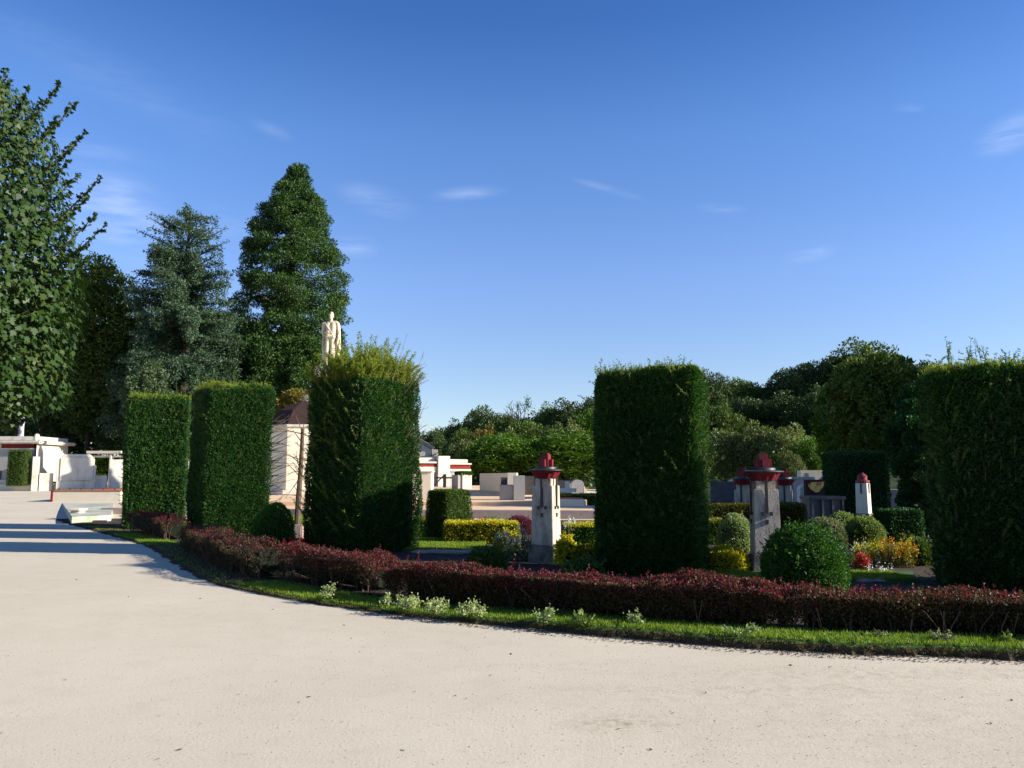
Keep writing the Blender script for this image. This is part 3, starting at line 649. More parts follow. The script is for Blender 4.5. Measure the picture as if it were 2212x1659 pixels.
# ------------------------------------------------------------------ pillars with red caps
def pillar(label, c, t, sc=1.0, group='concrete pillars with red caps'):
    root = thing('garden_pillar', label, 'pillar', (c[0], c[1], .03), -t, group)
    s0, s1 = .42, .385; H = 1.49
    MB().box((0, 0, .15), (.50, .50, .34), taper=.97).build('plinth', M['plinth'], root, bevel=.012)
    m = MB(); m.box((0, 0, .32 + (H - .12 - .32) / 2), (s0, s0, H - .12 - .32), taper=s1 / s0)
    m.box((0, 0, H - .055), (s1 - .075, s1 - .075, .13)); m.build('shaft', M['concrete'], root, bevel=.008)
    cap = MB(); cap.lathe([(.17, H + .0), (.20, H + .015), (.25, H + .09), (.275, H + .125), (.275, H + .14)], 96, flute=.06, lobes=12)
    cp = cap.build('fluted_bowl', M['red_paint'], root)
    pl = MB(); pl.lathe([(.31, H + .14), (.325, H + .15), (.325, H + .165), (.28, H + .175), (.20, H + .18), (.195, H + .215), (.18, H + .225)], 40)
    pl.build('cap_plate', M['iron'], root, bevel=0)
    f = MB(); f.box((0, 0, H + .335), (.145, .145, .22))
    for a in range(4): f.box((.102 * math.cos(a * math.pi / 2), .102 * math.sin(a * math.pi / 2), H + .29), (.07, .07, .13), 0)
    f.box((0, 0, H + .455), (.115, .115, .02)); f.build('stepped_finial', M['red_paint'], root, bevel=.006)
    for k in range(4):
        a = k * math.pi / 2; q = s1 / 2 + .012
        b = MB()
        n_ = Vector((math.sin(a), -math.cos(a), 0)); rr = Vector((math.cos(a), math.sin(a), 0))
        L_ = .52
        b.box(tuple(n_ * (q + .004) + Vector((0, 0, H + .02 - L_ / 2))), (.042, .022, L_), a)
        for du, dz in ((-.07, -.01), (.07, -.01), (0, -.14)):
            b.box(tuple(n_ * (q + .004) + rr * du + Vector((0, 0, H + .02 - L_ + dz))), (.036, .026, .055 if dz > -.1 else .07), a)
        b.build('iron_inlay', M['iron'], root)
    if sc != 1.0: root.scale = (sc, sc, sc)
    return root
P1 = G(1180, 1218)
p1 = pillar('pale concrete pillar with red cap left of the square yew block, sunlit right side', P1, R(24))
P2 = G(1656, 1242)
copy_thing(p1, 'shaded grey concrete pillar with red cap just left of the round box bush', (P2.x, P2.y, .0), -R(6))
q = A(1606, 1040, 21.0); copy_thing(p1, 'small distant sunlit pillar with red cap behind the clipped olive hedge', (q.x, q.y, -.16), -R(34), group='concrete pillars with red caps')
q = A(1694, 1040, 21.5); copy_thing(p1, 'distant pillar half hidden behind the shaded near pillar', (q.x, q.y, -.18), -R(20), group='concrete pillars with red caps')
# the far pillar has a pointed red top
q = A(1863, 1040, 27.5)
root = thing('garden_pillar', 'distant white pillar with pointed dark red top before the black hedge', 'pillar', (q.x, q.y, 0), -R(40), 'concrete pillars with red caps')
MB().box((0, 0, .15), (.46, .46, .30)).build('plinth', M['plinth'], root, bevel=.01)
MB().box((0, 0, .30 + .50), (.40, .40, 1.02), taper=.92).build('shaft', M['white_stone'], root, bevel=.01)
MB().lathe([(.19, 1.31), (.225, 1.34), (.225, 1.40), (.155, 1.42), (.155, 1.52), (.175, 1.53), (.10, 1.60), (.03, 1.66)], 24).build('pointed_cap', M['red_paint'], root)
for k in range(2):
    a = k * math.pi / 2; n_ = Vector((math.sin(a), -math.cos(a), 0))
    MB().box(tuple(n_ * .20 + Vector((0, 0, 1.13))), (.045, .03, .34), a).build('iron_inlay', M['iron'], root)

# ------------------------------------------------------------------ shrubs, clipped forms and flowers
def dome(label, px, py, w, h, n, mat, name='box_ball', cat='bush', leaf=.03, flat=1.0, lump=.03, group=None, z0=.04, base_w=.8, sprigs=12, depth=1.0):
    g = G(px, py, z0); root = thing(name, label, cat, (g.x, g.y + w * .42 * depth, z0), rng.uniform(0, 6), group)
    d = rnd_dir(n); P = d * np.array([w / 2, w / 2 * depth, h * .62]); P[:, 2] += h * .38
    P = P[P[:, 2] > .01]; d = unit(P - np.array([0, 0, h * .38])); m_ = len(P)
    P = P + d * (wave(P, 9 / max(w, .4), 5 + int(px)) * lump + rng.uniform(-.05, .012, m_) * (w + .3))[:, None]
    low = P[:, 2] < h * .38; P[low, :2] = d[low, :2] / np.maximum(np.linalg.norm(d[low, :2], axis=1, keepdims=True), .3) * (np.array([w / 2, w / 2 * depth]) * (.93 + .07 * P[low, 2:3] / (h * .38))) + rng.normal(size=(low.sum(), 2)) * .018
    link('foliage', np_mesh('shrub_leaves', leaf_quads(P, d * .7 + rnd_dir(m_) * .9 + np.array([0, 0, .25]), leaf * rng.uniform(.6, 1.3, m_), leaf * .5), 4), mat, root)
    MB().ball((0, 0, h * .36), (w * .42, w * .42 * depth, h * .55)).build('branch_core', M['core'], root, smooth=True)
    if sprigs:
        mb = MB(); bs = []; ds = []; ls = []
        for i in range(sprigs):
            dd = rnd_dir(1)[0]; dd[2] = abs(dd[2]); bs.append(dd * np.array([w / 2, w / 2 * depth, h * .53]) + np.array([0, 0, h * .45])); ds.append(dd + np.array([0, 0, .6])); ls.append(rng.uniform(.04, .12))
        sp = link('sprigs', np_mesh('shrub_sprigs', shoots(mb, bs, ds, ls, leaf, leaf * .5, 160, .003), 4), mat, root); mb.build('sprig_stems', M['twig'], sp)
    return root
def clip_box(label, px0, px1, py_base, Yd, h, mat, n, name='clipped_hedge', leaf=.035, taper=1.0, topmat=None, rz=0.0, group=None, Y=None):
    Yc = Y if Y else G((px0 + px1) / 2, py_base).y
    x0, x1 = A(px0, py_base, Yc).x, A(px1, py_base, Yc).x; w = x1 - x0
    root = thing(name, label, 'hedge', ((x0 + x1) / 2, Yc + Yd / 2, .03), rz, group)
    P, Nn = block_points(n, w, Yd, h, rad=min(.08, h * .2), taper=taper, wts=(1, .8, .2, .8, 1)); k = len(P)
    P = P + Nn * (wave(P, 8, int(px0)) * .02 + rng.uniform(-.04, .012, k))[:, None]
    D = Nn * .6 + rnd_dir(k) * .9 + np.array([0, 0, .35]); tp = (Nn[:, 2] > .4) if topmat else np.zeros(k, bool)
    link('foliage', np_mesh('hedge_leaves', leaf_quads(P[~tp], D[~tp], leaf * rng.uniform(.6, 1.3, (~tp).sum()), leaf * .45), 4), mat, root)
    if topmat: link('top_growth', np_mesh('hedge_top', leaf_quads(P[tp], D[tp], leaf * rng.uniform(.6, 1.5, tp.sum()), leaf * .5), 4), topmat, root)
    MB().box((0, 0, (h - .05) / 2), (max(.05, w - .12), max(.05, Yd - .12), h - .05), taper=taper).build('branch_core', M['core'], root)
    return root
dome('round fresh green box bush in front of the shaded grey pillar', 1768, 1291, 1.06, .87, 26000, M['box'], leaf=.036, sprigs=160, lump=.05)
dome('dark round box bush in shade between two left yew blocks', 580, 1196, .78, .98, 12000, M['box'], leaf=.04, sprigs=8)
dome('white-flecked round shrub between the square yew block and shaded pillar', 1597, 1196, .66, .76, 7000, M['varieg'], name='round_shrub', leaf=.04)
dome('grey-green rounded shrub peeping over the round box bush', 1800, 1186, .95, .62, 7000, M['greygreen'], name='round_shrub', leaf=.04)
dome('light green rounded shrub beside the black hedge, nearer of two', 1884, 1186, .80, .64, 7000, M['lightgreen'], name='round_shrub', leaf=.045)
dome('light green rounded shrub tucked behind the nearer one, under the pointed pillar', 1836, 1174, .85, .66, 6000, M['lightgreen'], name='round_shrub', leaf=.045)
dome('dark leafy shrub beside the huge dark yew block, right of orange flowers', 1996, 1222, .55, .46, 4000, M['wild'], name='green_clump', leaf=.05, sprigs=30)
dome('yellow flowering shrub left of the shaded grey pillar', 1583, 1240, .62, .40, 5200, M['gold'], name='yellow_shrub', leaf=.042, sprigs=20)
dome('yellow shrub squeezed between the shaded pillar and round box bush', 1716, 1208, .60, .52, 5000, M['gold'], name='yellow_shrub', leaf=.042)
dome('large-leaved yellow shrub at the right foot of the sunlit pillar', 1226, 1224, .36, .44, 1100, M['gold'], name='yellow_shrub', leaf=.085, sprigs=6)
dome('loose yellow-green shrub in front of the square yew block, low and spreading', 1272, 1226, .46, .34, 1300, M['goldgreen'], name='yellow_shrub', leaf=.07, sprigs=10)
dome('yellow flowering shrub at left foot of the sunlit pillar', 1098, 1192, .50, .40, 2600, M['gold'], name='yellow_shrub', leaf=.05, sprigs=16)
dome('wine-coloured barberry mound behind the sunlit pillar', 1122, 1156, .82, .44, 7000, M['wine'], name='barberry_mound', leaf=.04, sprigs=30)
dome('dark leafy clump in shade behind the barberry, left of the sunlit pillar', 1050, 1234, .62, .34, 3000, M['wild'], name='green_clump', leaf=.06, sprigs=16)
dome('dark leafy clump touching the sunlit pillar plinth on its right', 1262, 1246, .60, .22, 2000, M['wild'], name='green_clump', leaf=.06, sprigs=10)
dome('red flowering bush in the gap at the foot of the wooden stake', 636, 1200, .34, .30, 1400, M['red'], name='red_flower_bush', leaf=.045, sprigs=16)
clip_box('tapered dark topiary block on the lawn, its right half sunlit', 928, 1004, 1172, 1.0, hgt(960, 1064, G(960, 1172).y), M['clip'], 16000, name='topiary_block', leaf=.045, taper=.82, rz=-R(38))
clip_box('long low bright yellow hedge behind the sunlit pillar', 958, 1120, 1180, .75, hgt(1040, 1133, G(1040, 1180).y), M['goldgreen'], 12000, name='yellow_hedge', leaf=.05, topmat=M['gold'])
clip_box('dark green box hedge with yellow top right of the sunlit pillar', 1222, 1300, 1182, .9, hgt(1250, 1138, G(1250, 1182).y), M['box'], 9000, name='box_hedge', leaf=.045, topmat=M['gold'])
clip_box('clipped olive green hedge behind the shaded grey pillar', 1526, 1746, 1168, .8, hgt(1600, 1093, G(1640, 1168).y), M['oliveclip'], 22000, name='olive_hedge', leaf=.045)
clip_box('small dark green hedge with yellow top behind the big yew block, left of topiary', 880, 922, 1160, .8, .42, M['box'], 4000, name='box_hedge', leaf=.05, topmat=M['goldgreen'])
clip_box('dark clipped hedge between the rounded shrubs and huge dark yew block', 1924, 2000, 1176, .9, .74, M['yew'], 9000, name='clipped_hedge', leaf=.05)
clip_box('low green hedge in front of the olive hedge, left of the white-flecked shrub', 1520, 1572, 1182, .7, hgt(1540, 1128, G(1540, 1182).y), M['clip'], 5000, name='box_hedge', leaf=.045, topmat=M['goldgreen'])

# taller border flowers: spikes of leaves and white plumes
def border(label, px, py, w, h, n, mats, name='border_flowers', leaf=.06):
    g = G(px, py, .04); root = thing(name, label, 'flowers', g, 0)
    mb = MB(); bs, ds, ls = [], [], []
    for i in range(n):
        bs.append((rng.uniform(-.5, .5) * w, rng.uniform(-.3, .3) * w, 0)); ds.append((rng.normal() * .25, rng.normal() * .25, 1)); ls.append(h * rng.uniform(.5, 1.1))
    V = shoots(mb, bs, ds, ls, leaf, leaf * .3, 70, .004)
    link('leaves', np_mesh('border_leaves', V, 4), mats[0], root); mb.build('stems', M['wild'], root)
    tops = np.array([np.array(b) + np.array(d) / np.linalg.norm(d) * l for b, d, l in zip(bs, ds, ls)])
    for i, mt in enumerate(mats[1:]):
        T = tops[i::max(3 if mt is M['white'] else 1, len(mats) - 1)]; k = 26
        P = np.repeat(T, k, 0) + rng.normal(size=(len(T) * k, 3)) * np.array([.022, .022, .045])
        link('blossoms', np_mesh('blossoms', leaf_quads(P, rnd_dir(len(P)) + np.array([0, 0, .4]), .03, .02), 4), mt, root)
    return root
border('tall grey-green border plants with white plumes left of the sunlit pillar', 1122, 1212, .50, .56, 46, [M['greygreen'], M['white']])
border('white-plumed tall flowers just right of the sunlit pillar', 1222, 1178, .26, .52, 14, [M['greygreen'], M['white']])
border('low green plants with red blooms below the terrace kerb', 1030, 1140, .9, .28, 30, [M['wild'], M['red']], leaf=.05)
border('fresh green border plants below the terrace kerb, left of the wine mound', 1066, 1140, .7, .30, 30, [M['wild'], M['lightgreen']], leaf=.05)
border('white and lilac bedding flowers before the light green rounded shrub', 1862, 1215, .35, .34, 26, [M['wild'], M['white']])
border('yellow bedding flowers in the right-hand flower bed', 1886, 1224, .50, .33, 44, [M['lightgreen'], M['gold'], M['gold']])
border('dark red bedding flowers at the front of the right-hand flower bed', 1860, 1232, .22, .20, 26, [M['wild'], M['red'], M['red']])
border('orange and yellow flowers beside the huge dark yew block', 1938, 1226, .50, .42, 46, [M['t_gold'], M['orange'], M['gold']])
border('low white bedding flowers at the right-hand flower bed rim', 1905, 1242, .4, .10, 16, [M['wild'], M['white']], leaf=.04)

# lawn patches and rocks round them
def lawn(px, y0, y1, w0, w1, label):
    a, b = G(px, y1, .07), G(px, y0, .07)
    m = MB(); m.prism([(a.x - w0, a.y), (a.x + w1, a.y - .1), (b.x + w1, b.y), (b.x - w0, b.y)], .03, .085)
    o = m.build('lawn', M['turf']); tag(o, kind='structure')
    n = int(5200 * (w0 + w1) * (b.y - a.y)); n = min(n, 26000)
    P = np.c_[rng.uniform(a.x - w0, a.x + w1, n), rng.uniform(a.y - .05, b.y, n), np.full(n, .08)]
    tag(link('lawn_grass', np_mesh('lawn_grass', grass_blades(P, .02, .06, .009), 4), M['grass']), label, 'grass', kind='stuff')
lawn(950, 1160, 1188, .9, .9, 'sunlit lawn grass around the tapered topiary block')
lawn(1888, 1236, 1252, .75, .6, 'small strip of grass in front of the bedding flowers')
lawn(1590, 1236, 1250, .5, .4, 'small strip of grass below the yellow flowering shrub')
lawn(628, 1112, 1132, 1.2, 1.2, 'strip of grass in the gap before the terrace step')
def rocks(label, pxs, py, name='edging_rock', zb=.04, sz=(.19, .13, .05)):
    for i, px in enumerate(pxs):
        g = G(px, py + rng.uniform(-1, 1), zb); me = bpy.data.meshes.new('rock'); bm = bmesh.new(); bmesh.ops.create_icosphere(bm, subdivisions=3, radius=1)
        k = rng.uniform(.8, 1.3); sd = int(px)
        P = np.array([tuple(v.co) for v in bm.verts]); d = 1 + .18 * wave(P, 2.2, sd) + .06 * wave(P, 7, sd + 1)
        for v, f in zip(bm.verts, d): v.co *= f; v.co.x *= sz[0] * k; v.co.y *= sz[1]; v.co.z *= sz[2]
        bm.to_mesh(me); bm.free()
        o = link(name, me, M['rock']); o.location = (g.x, g.y, zb + sz[2] * .6); o.rotation_euler = (0, 0, rng.uniform(-.4, .4))
        tag(o, label[i], 'rock', 'rough stones edging the lawn')
rocks(['pinkish rough edging stone nearest the big yew block', 'pinkish rough edging stone, second from the big yew block', 'pale rough edging stone in the middle of the lawn border', 'greyish rough edging stone right of the pale middle one', 'grey rough edging stone nearest the tall border plants'], (908, 934, 958, 985, 1012), 1196)
rocks(['grey edging stone under the dark red bedding flowers', 'grey edging stone under the yellow bedding flowers', 'grey edging stone nearest the huge dark yew block'], (1868, 1896, 1925), 1256, sz=(.14, .10, .035))

# ------------------------------------------------------------------ terrace
m = MB(); m.prism([(-16, 31.6), (3.15, 29.3), (3.6, 34.4), (-16, 34.4)], -.05, .30); tr = m.build('terrace_step', M['kerb'], bevel=.02); tag(tr, kind='structure')
m = MB(); m.prism([(-13.5, 34.0), (3.05, 34.0), (4.2, 44), (8, 90), (-13.5, 90)], -.05, .45); tag(m.build('terrace', M['orange_gravel'], bevel=.015), kind='structure')
TZ = .45
# gravel on the step
m = MB(); m.prism([(-15.8, 31.85), (2.95, 29.62), (3.3, 33.996), (-15.8, 33.996)], .29, .306); tag(m.build('terrace_step_paving', M['orange_gravel']), kind='structure')
# low white coping along the terrace edge right of the sunlit pillar
q0, q1 = A(1228, 1100, 33.2), A(1262, 1100, 33.2)
m = MB(); m.b2(q0.x - .9, q1.x, 32.9, 33.7, .30, .60); root = thing('stone_bench', 'low cream stone block on terrace edge right of the sunlit pillar', 'bench', (0, 0, 0))
m.build('block', M['cream'], root, bevel=.02); MB().b2(q0.x - .86, q1.x - .06, 32.94, 33.66, .60, .65).build('top_slab', M['terracotta'], root, bevel=.01)

# curved wall with two end pillars on the terrace
def wall_poly(pts, h, th, name, label, mat, cap=None, cat='wall', group=None, zb=TZ, parent_top=None):
    c = Vector(pts[0]); root = thing(name, label, cat, (c.x, c.y, zb), 0, group)
    L_ = [Vector(p) - c for p in pts]; nrm = []
    for i in range(len(L_)):
        d = (L_[min(i + 1, len(L_) - 1)] - L_[max(i - 1, 0)]).normalized(); nrm.append(Vector((-d.y, d.x)))
    poly = [(p.x, p.y) for p in L_] + [(p.x + n_.x * th, p.y + n_.y * th) for p, n_ in reversed(list(zip(L_, nrm)))]
    m = MB(); m.prism(poly, 0, h); m.build('wall_panel', mat, root, bevel=.02)
    if cap: cap(root)
    return root
def curve3(a, b, bulge, n=8):
    a, b = Vector(a), Vector(b); d = b - a; nn = Vector((-d.y, d.x)).normalized()
    return [tuple(a + d * (i / n) + nn * bulge * (1 - (2 * i / n - 1) ** 2)) for i in range(n + 1)]
a, b = A(1036, 1056, 60), A(1096, 1071, 43)
hw = hgt(1060, 1022, 52) - TZ
w_ = wall_poly([(p[0], p[1]) for p in curve3((a.x, a.y), (b.x, b.y), .8)], hw, .5, 'curved_wall', 'curved cream stone wall panel on the terrace, left of the sunlit pillar', M['cream'])
b0 = A(1079, 1080, 36.5); b1 = A(1134, 1080, 36.5); hh = hgt(1100, 1027, 36.5) - TZ
root = thing('wall_end_block', 'white stone end block, coloured grey for shade, with recess in front of the curved wall', 'block', ((b0.x + b1.x) / 2, 36.5, TZ)); wd = b1.x - b0.x
MB().b2(-wd / 2 + wd * .55, wd / 2, 0, 1.1, 0, hh).build('pier', M['shaded_white_stone'], root, bevel=.02)
MB().b2(-wd / 2, -wd / 2 + wd * .55 - .004, .15, 1.0, 0, hh * .62).build('ledge', M['shaded_white_stone'], root, bevel=.02)
MB().b2(-wd / 2 + .05, -wd / 2 + wd * .3, .5, .95, hh * .62, hh * .92).build('dark_panel', M['dark_stone'], root, bevel=.01)
q0, q1 = A(909, 1080, 36.5), A(931, 1080, 36.5); hq = hgt(920, 1020, 36.5) - TZ
root = thing('wall_end_block', 'tall sunlit cream end block at right edge of the big yew block', 'block', ((q0.x + q1.x) / 2 - .35, 36.5, TZ))
MB().b2(-.6, (q1.x - q0.x) / 2 + .35, 0, 1.2, 0, hq).build('pier', M['cream'], root, bevel=.02)
MB().b2(-.7, (q1.x - q0.x) / 2 + .40, -.05, 1.25, hq, hq + .05).build('coping', M['white_stone'], root, bevel=.01)
# gate pavilions far behind
YG = 78.0
def px2(x0, x1, y0, y1, Y):          # rectangle seen at distance Y -> (x0,x1,z0,z1)
    p, q = A(x0, y1, Y), A(x1, y0, Y); return p.x, q.x, p.z, q.z
root = thing('gate_pavilion', 'white gate pavilion with tall central pier and red cornice bands', 'building', (A(960, 1051, YG).x, YG, TZ), R(26)); ox = root.location.x
def bx(px0, px1, py0, py1, name, mat, y0=0.0, dep=3.0, bev=.03):
    x0, x1, z0, z1 = px2(px0, px1, py0, py1, YG + y0); return MB().b2(x0 - ox, x1 - ox, y0, y0 + dep, max(0, z0 - TZ), z1 - TZ).build(name, mat, root, bevel=bev)
bx(941, 969, 985, 1056, 'central_pier', M['white_stone'], -.4, 3.6)
bx(898, 940.5, 989, 997, 'parapet', M['white_stone'], .2, 3); bx(969.5, 1017, 992, 1000, 'parapet', M['white_stone'], .2, 3)
bx(895, 940.5, 997.3, 1001, 'cornice', M['white_stone'], -.3, 3.6); bx(969.5, 1021, 1000.3, 1003.6, 'cornice', M['white_stone'], -.3, 3.6)
bx(897, 940.5, 1001.3, 1008, 'red_band', M['red_band'], -.12, 3.2); bx(969.5, 1020, 1004, 1012.6, 'red_band', M['red_band'], -.12, 3.2)
bx(897, 940.5, 1008.3, 1018, 'white_band', M['white_stone'], -.16, 3.2); bx(969.5, 1021, 1013, 1018.5, 'white_band', M['white_stone'], -.16, 3.2)
bx(898, 940.5, 1018.3, 1056, 'wall', M['shaded_white_stone'], 0, 3); bx(969.5, 1018, 1018.9, 1056, 'wall', M['shaded_white_stone'], 0, 3)
root = thing('metal_gate', 'dark iron bar gate closing the passage before the gate pavilion', 'gate', (A(960, 1051, 72).x, 72, TZ)); ox = root.location.x
g0, g1, gz0, gz1 = px2(933, 994, 1027, 1052, 72); m = MB()
for i in range(2): MB().b2((g0, g1)[i] - ox - .08, (g0, g1)[i] - ox + .08, -.08, .08, 0, gz1 - TZ).build('post', M['iron'], root)
MB().b2(g0 - ox + (g1 - g0) * .45 - .14, g0 - ox + (g1 - g0) * .45 + .14, -.08, .08, 0, gz1 - TZ + .12).build('middle_post', M['iron'], root)
m = MB(); m.b2(g0 - ox, g1 - ox, -.04, .04, (gz1 - TZ) * .74, (gz1 - TZ) * .74 + .14)
m.tube([(g0 - ox + .1, 0, .1), (g0 - ox + (g1 - g0) * .42, 0, gz1 - TZ)], .06, 5); m.build('rails', M['iron'], root)
# white block planted on top
x0, x1, z0, z1 = px2(998, 1020, 1026, 1055, 64)
root = thing('planter_block', 'white block with clipped green top before the gate pavilion', 'planter', ((x0 + x1) / 2, 64, TZ), R(24)); w = x1 - x0
MB().b2(-w / 2, w / 2, 0, 1.6, 0, z1 - TZ).build('stone_body', M['white_stone'], root, bevel=.02)
MB().b2(-w / 2 - .35, -w / 2 - .01, .1, 1.5, 0, z1 - TZ).build('side_pier', M['shaded_white_stone'], root, bevel=.02)
P, Nn = block_points(2500, w + .1, 1.5, .22, rad=.1); P += np.array([0, .8, z1 - TZ]); link('clipped_top', np_mesh('clipped_top', leaf_quads(P, Nn + rnd_dir(len(P)), .12, .06), 4), M['t_bright'], root)
# white house behind the gate
root = thing('white_house', 'white house gable with grey roof behind the gate pavilion', 'house', (A(920, 985, 125).x, 125, 0)); ox = root.location.x
a, b, c = A(890, 940, 125), A(945, 971, 125), A(945, 990, 125)
MB().slab_y([(a.x - ox - 3, 0), (b.x - ox, 0), (b.x - ox, b.z), (A(934, 971, 125).x - ox, b.z), (a.x - ox, a.z - .6), (a.x - ox - 3, a.z - 1.6)], 0, 8).build('wall', M['white_stone'], root, bevel=.05)
MB().slab_y([(A(934, 971, 125).x - ox, b.z + .05), (A(934, 969, 125).x - ox + .3, b.z + .4), (a.x - ox, a.z), (a.x - ox, a.z - .55)], -.2, 8.2).build('roof', M['slate'], root, bevel=.02)
MB().b2(A(931, 980, 125).x - ox, A(933, 980, 125).x - ox, -.15, -.03, 2, b.z).build('drainpipe', M['iron'], root)

# ------------------------------------------------------------------ chapel-like cream monument in the gap, stake, statue
YM = 47.0
a, b = A(556, 1072, YM), A(662, 1072, YM); cx_ = (a.x + b.x) / 2; wM = (b.x - a.x); hM = hgt(610, 924, YM)
root = thing('cream_monument', 'cream walled round monument with brown conical roof behind the gap', 'building', (cx_ + .35, YM + wM * .5, TZ))
r = wM * .80; root.rotation_euler = (0, 0, R(22.5 + 12)); root.location.x += .5
MB().lathe([(r, 0), (r, hM - TZ)], 8).build('wall', M['cream'], root, smooth=False)
MB().lathe([(r + .02, hM - TZ), (r + .1, hM - TZ + .02), (r + .1, hM - TZ + .14), (r, hM - TZ + .16)], 8).build('cornice', M['white_stone'], root)
hR = hgt(612, 872, YM + r) - TZ
MB().lathe([(r + .03, hM - TZ + .16), (r * .72, hM - TZ + .16 + (hR - hM + TZ) * .55), (r * .3, hR - .1), (.05, hR + .1)], 8).build('conical_roof', M['slate_brown'], root)
MB().lathe([(r * 1.18, 0), (r * 1.18, .28)], 8).build('base_step', M['white_stone'], root, bevel=.02)
g = G(641, 1160)
root = thing('wooden_stake', 'brown wooden stake standing in the gap beside the big yew block', 'stake', (g.x, g.y, .03))
zt = hgt(646, 928, g.y); MB().tube([(0, 0, 0), (.015, 0, .9), (.05, 0, zt * .6), (.075, 0, zt)], [.08, .075, .06, .045], 8).build('post', M['wood'], root)
mb = MB(); bs, ds, ls = [], [], []
for i in range(16):
    bs.append((.04, 0, rng.uniform(.9, zt))); ds.append((rng.uniform(-1, .3), rng.normal() * .3, rng.uniform(-.2, .9))); ls.append(rng.uniform(.3, .8))
V = shoots(mb, bs, ds, ls, .03, .012, 16, .014); tw = link('tied_twigs', np_mesh('stake_leaves', V, 4), M['t_gold'], root); mb.build('twig_stems', M['twig'], tw)
g = G(632, 1176); root = thing('stone_post', 'short rough grey stone post at the foot of the wooden stake', 'post', (g.x + .12, g.y, .03))
MB().box((0, 0, .20), (.24, .2, .44), taper=.9).build('stone', M['rock'], root, bevel=.03); MB().box((-.20, .0, .24), (.10, .1, .5)).build('wood_peg', M['wood'], root, bevel=.01)

YS = 52.0
ft = A(712, 792, YS); top = A(722, 672, YS); sc = (top.z - ft.z) / 1.86
root = thing('statue', 'weathered cream stone statue of a cloaked standing man on a tall pedestal', 'statue', (ft.x, YS, TZ)); hz = ft.z - TZ
pm = MB(); pm.box((.0, .5, hz - .45), (1.9, 1.7, .9)); pm.box((.35, .6, hz * .5 - .95), (4.0, 2.6, hz - 1.92), taper=.96); pm.box((.1, .55, hz - 1.44), (2.5, 2.1, 1.08)); pm.build('pedestal', M['statue'], root, bevel=.04)
m = MB(); S = lambda p: (p[0] * sc, p[1] * sc, p[2] * sc)
def cap_(p0, p1, r0, r1, k=9, flat=1.0):
    for i in range(k + 1):
        t = i / k; rr = (r0 + (r1 - r0) * t) * sc; m.ball(S([p0[j] + (p1[j] - p0[j]) * t for j in range(3)]), (rr, rr * flat, rr), 12, 8)
m.ball(S((.02, -.02, 1.70)), S((.088, .105, .125)), 16, 12); m.ball(S((.02, -.125, 1.69)), S((.022, .03, .035)), 8, 6); m.ball(S((.02, -.09, 1.60)), S((.055, .045, .05)), 10, 8)
m.ball(S((-.02, -.10, 1.725)), S((.03, .02, .012)), 8, 6); m.ball(S((.06, -.10, 1.725)), S((.03, .02, .012)), 8, 6); m.ball(S((.02, -.10, 1.632)), S((.035, .02, .012)), 8, 6)
for sx in (-1, 1): m.ball(S((.02 + sx * .09, .0, 1.68)), S((.015, .03, .04)), 8, 6)
m.ball(S((.02, .02, 1.745)), S((.098, .108, .10)), 14, 10)
cap_((.0, .0, 1.48), (.02, -.01, 1.62), .075, .065)
cap_((-.20, .02, 1.44), (.22, .02, 1.45), .085, .09, 10)
cap_((-.10, .0, 1.36), (-.08, .0, 1.0), .15, .12, 8, .8); cap_((.11, .0, 1.36), (.08, .0, 1.0), .15, .12, 8, .8)
cap_((-.10, 0, 1.0), (-.12, -.03, .55), .125, .09); cap_((-.12, -.03, .55), (-.13, .02, .06), .085, .06); cap_((.09, 0, 1.0), (.08, .0, .55), .125, .09); cap_((.08, 0, .55), (.07, .03, .06), .085, .06)
m.ball(S((-.13, -.07, .035)), S((.055, .14, .04)), 10, 6); m.ball(S((.075, -.06, .035)), S((.055, .14, .04)), 10, 6)
cap_((-.28, .0, 1.42), (-.33, .02, 1.14), .075, .062); cap_((-.33, .02, 1.14), (-.07, -.17, 1.10), .058, .042)        # bent arm, hand at the belt
cap_((.29, .0, 1.42), (.35, .03, 1.12), .078, .062); cap_((.35, .03, 1.12), (.31, -.05, .84), .056, .042)             # hanging arm
for hx, hy, hz_, dx, dz in ((-.05, -.19, 1.09, .10, .0), (.305, -.06, .80, .0, -.10)):
    m.ball(S((hx, hy, hz_)), S((.045, .03, .05)), 8, 6)
    for k in range(4):
        o = (k - 1.5) * .019
        p0 = (hx + (0 if dx else o), hy - .005, hz_ + (o if dx else 0)); p1 = (p0[0] + dx * (.9 + .1 * math.sin(k * 1.3)), p0[1] - .015, p0[2] + dz * (.9 + .1 * math.sin(k * 1.3)))
        cap_(p0, p1, .012, .009, 5)
    cap_((hx, hy, hz_ + .02), (hx + .03, hy - .04, hz_ + .05), .013, .010, 4)
for i in range(9):                                                          # cloak: folds falling from both shoulders to the ground
    x = -.40 + .105 * i if i < 4 else (-.40 + .105 * i)
    x *= .72
    cap_((x * .80, .09 + .02 * (i % 2), 1.40 - abs(x) * .1), (x, .14 + .04 * (i % 2), .10), .06, .075, 12)
for k in range(3): cap_((-.26 - .02 * k, .03 + .03 * k, 1.36), (-.27 - .02 * k, .02 + .05 * k, .12), .06, .07, 12)
for k in range(2): cap_((.31 + .02 * k, .06 + .02 * k, 1.36), (.35 + .02 * k, .08 + .03 * k, .62), .055, .06, 10)
cap_((-.22, -.10, 1.42), (.10, -.16, 1.10), .03, .028, 8); cap_((-.13, -.05, .98), (.14, -.05, .98), .09, .09, 8)
me0 = m.mesh('statue_raw'); tmp = bpy.data.objects.new('statue_raw', me0); COL.objects.link(tmp)
md = tmp.modifiers.new('r', 'REMESH'); md.mode = 'VOXEL'; md.voxel_size = .032
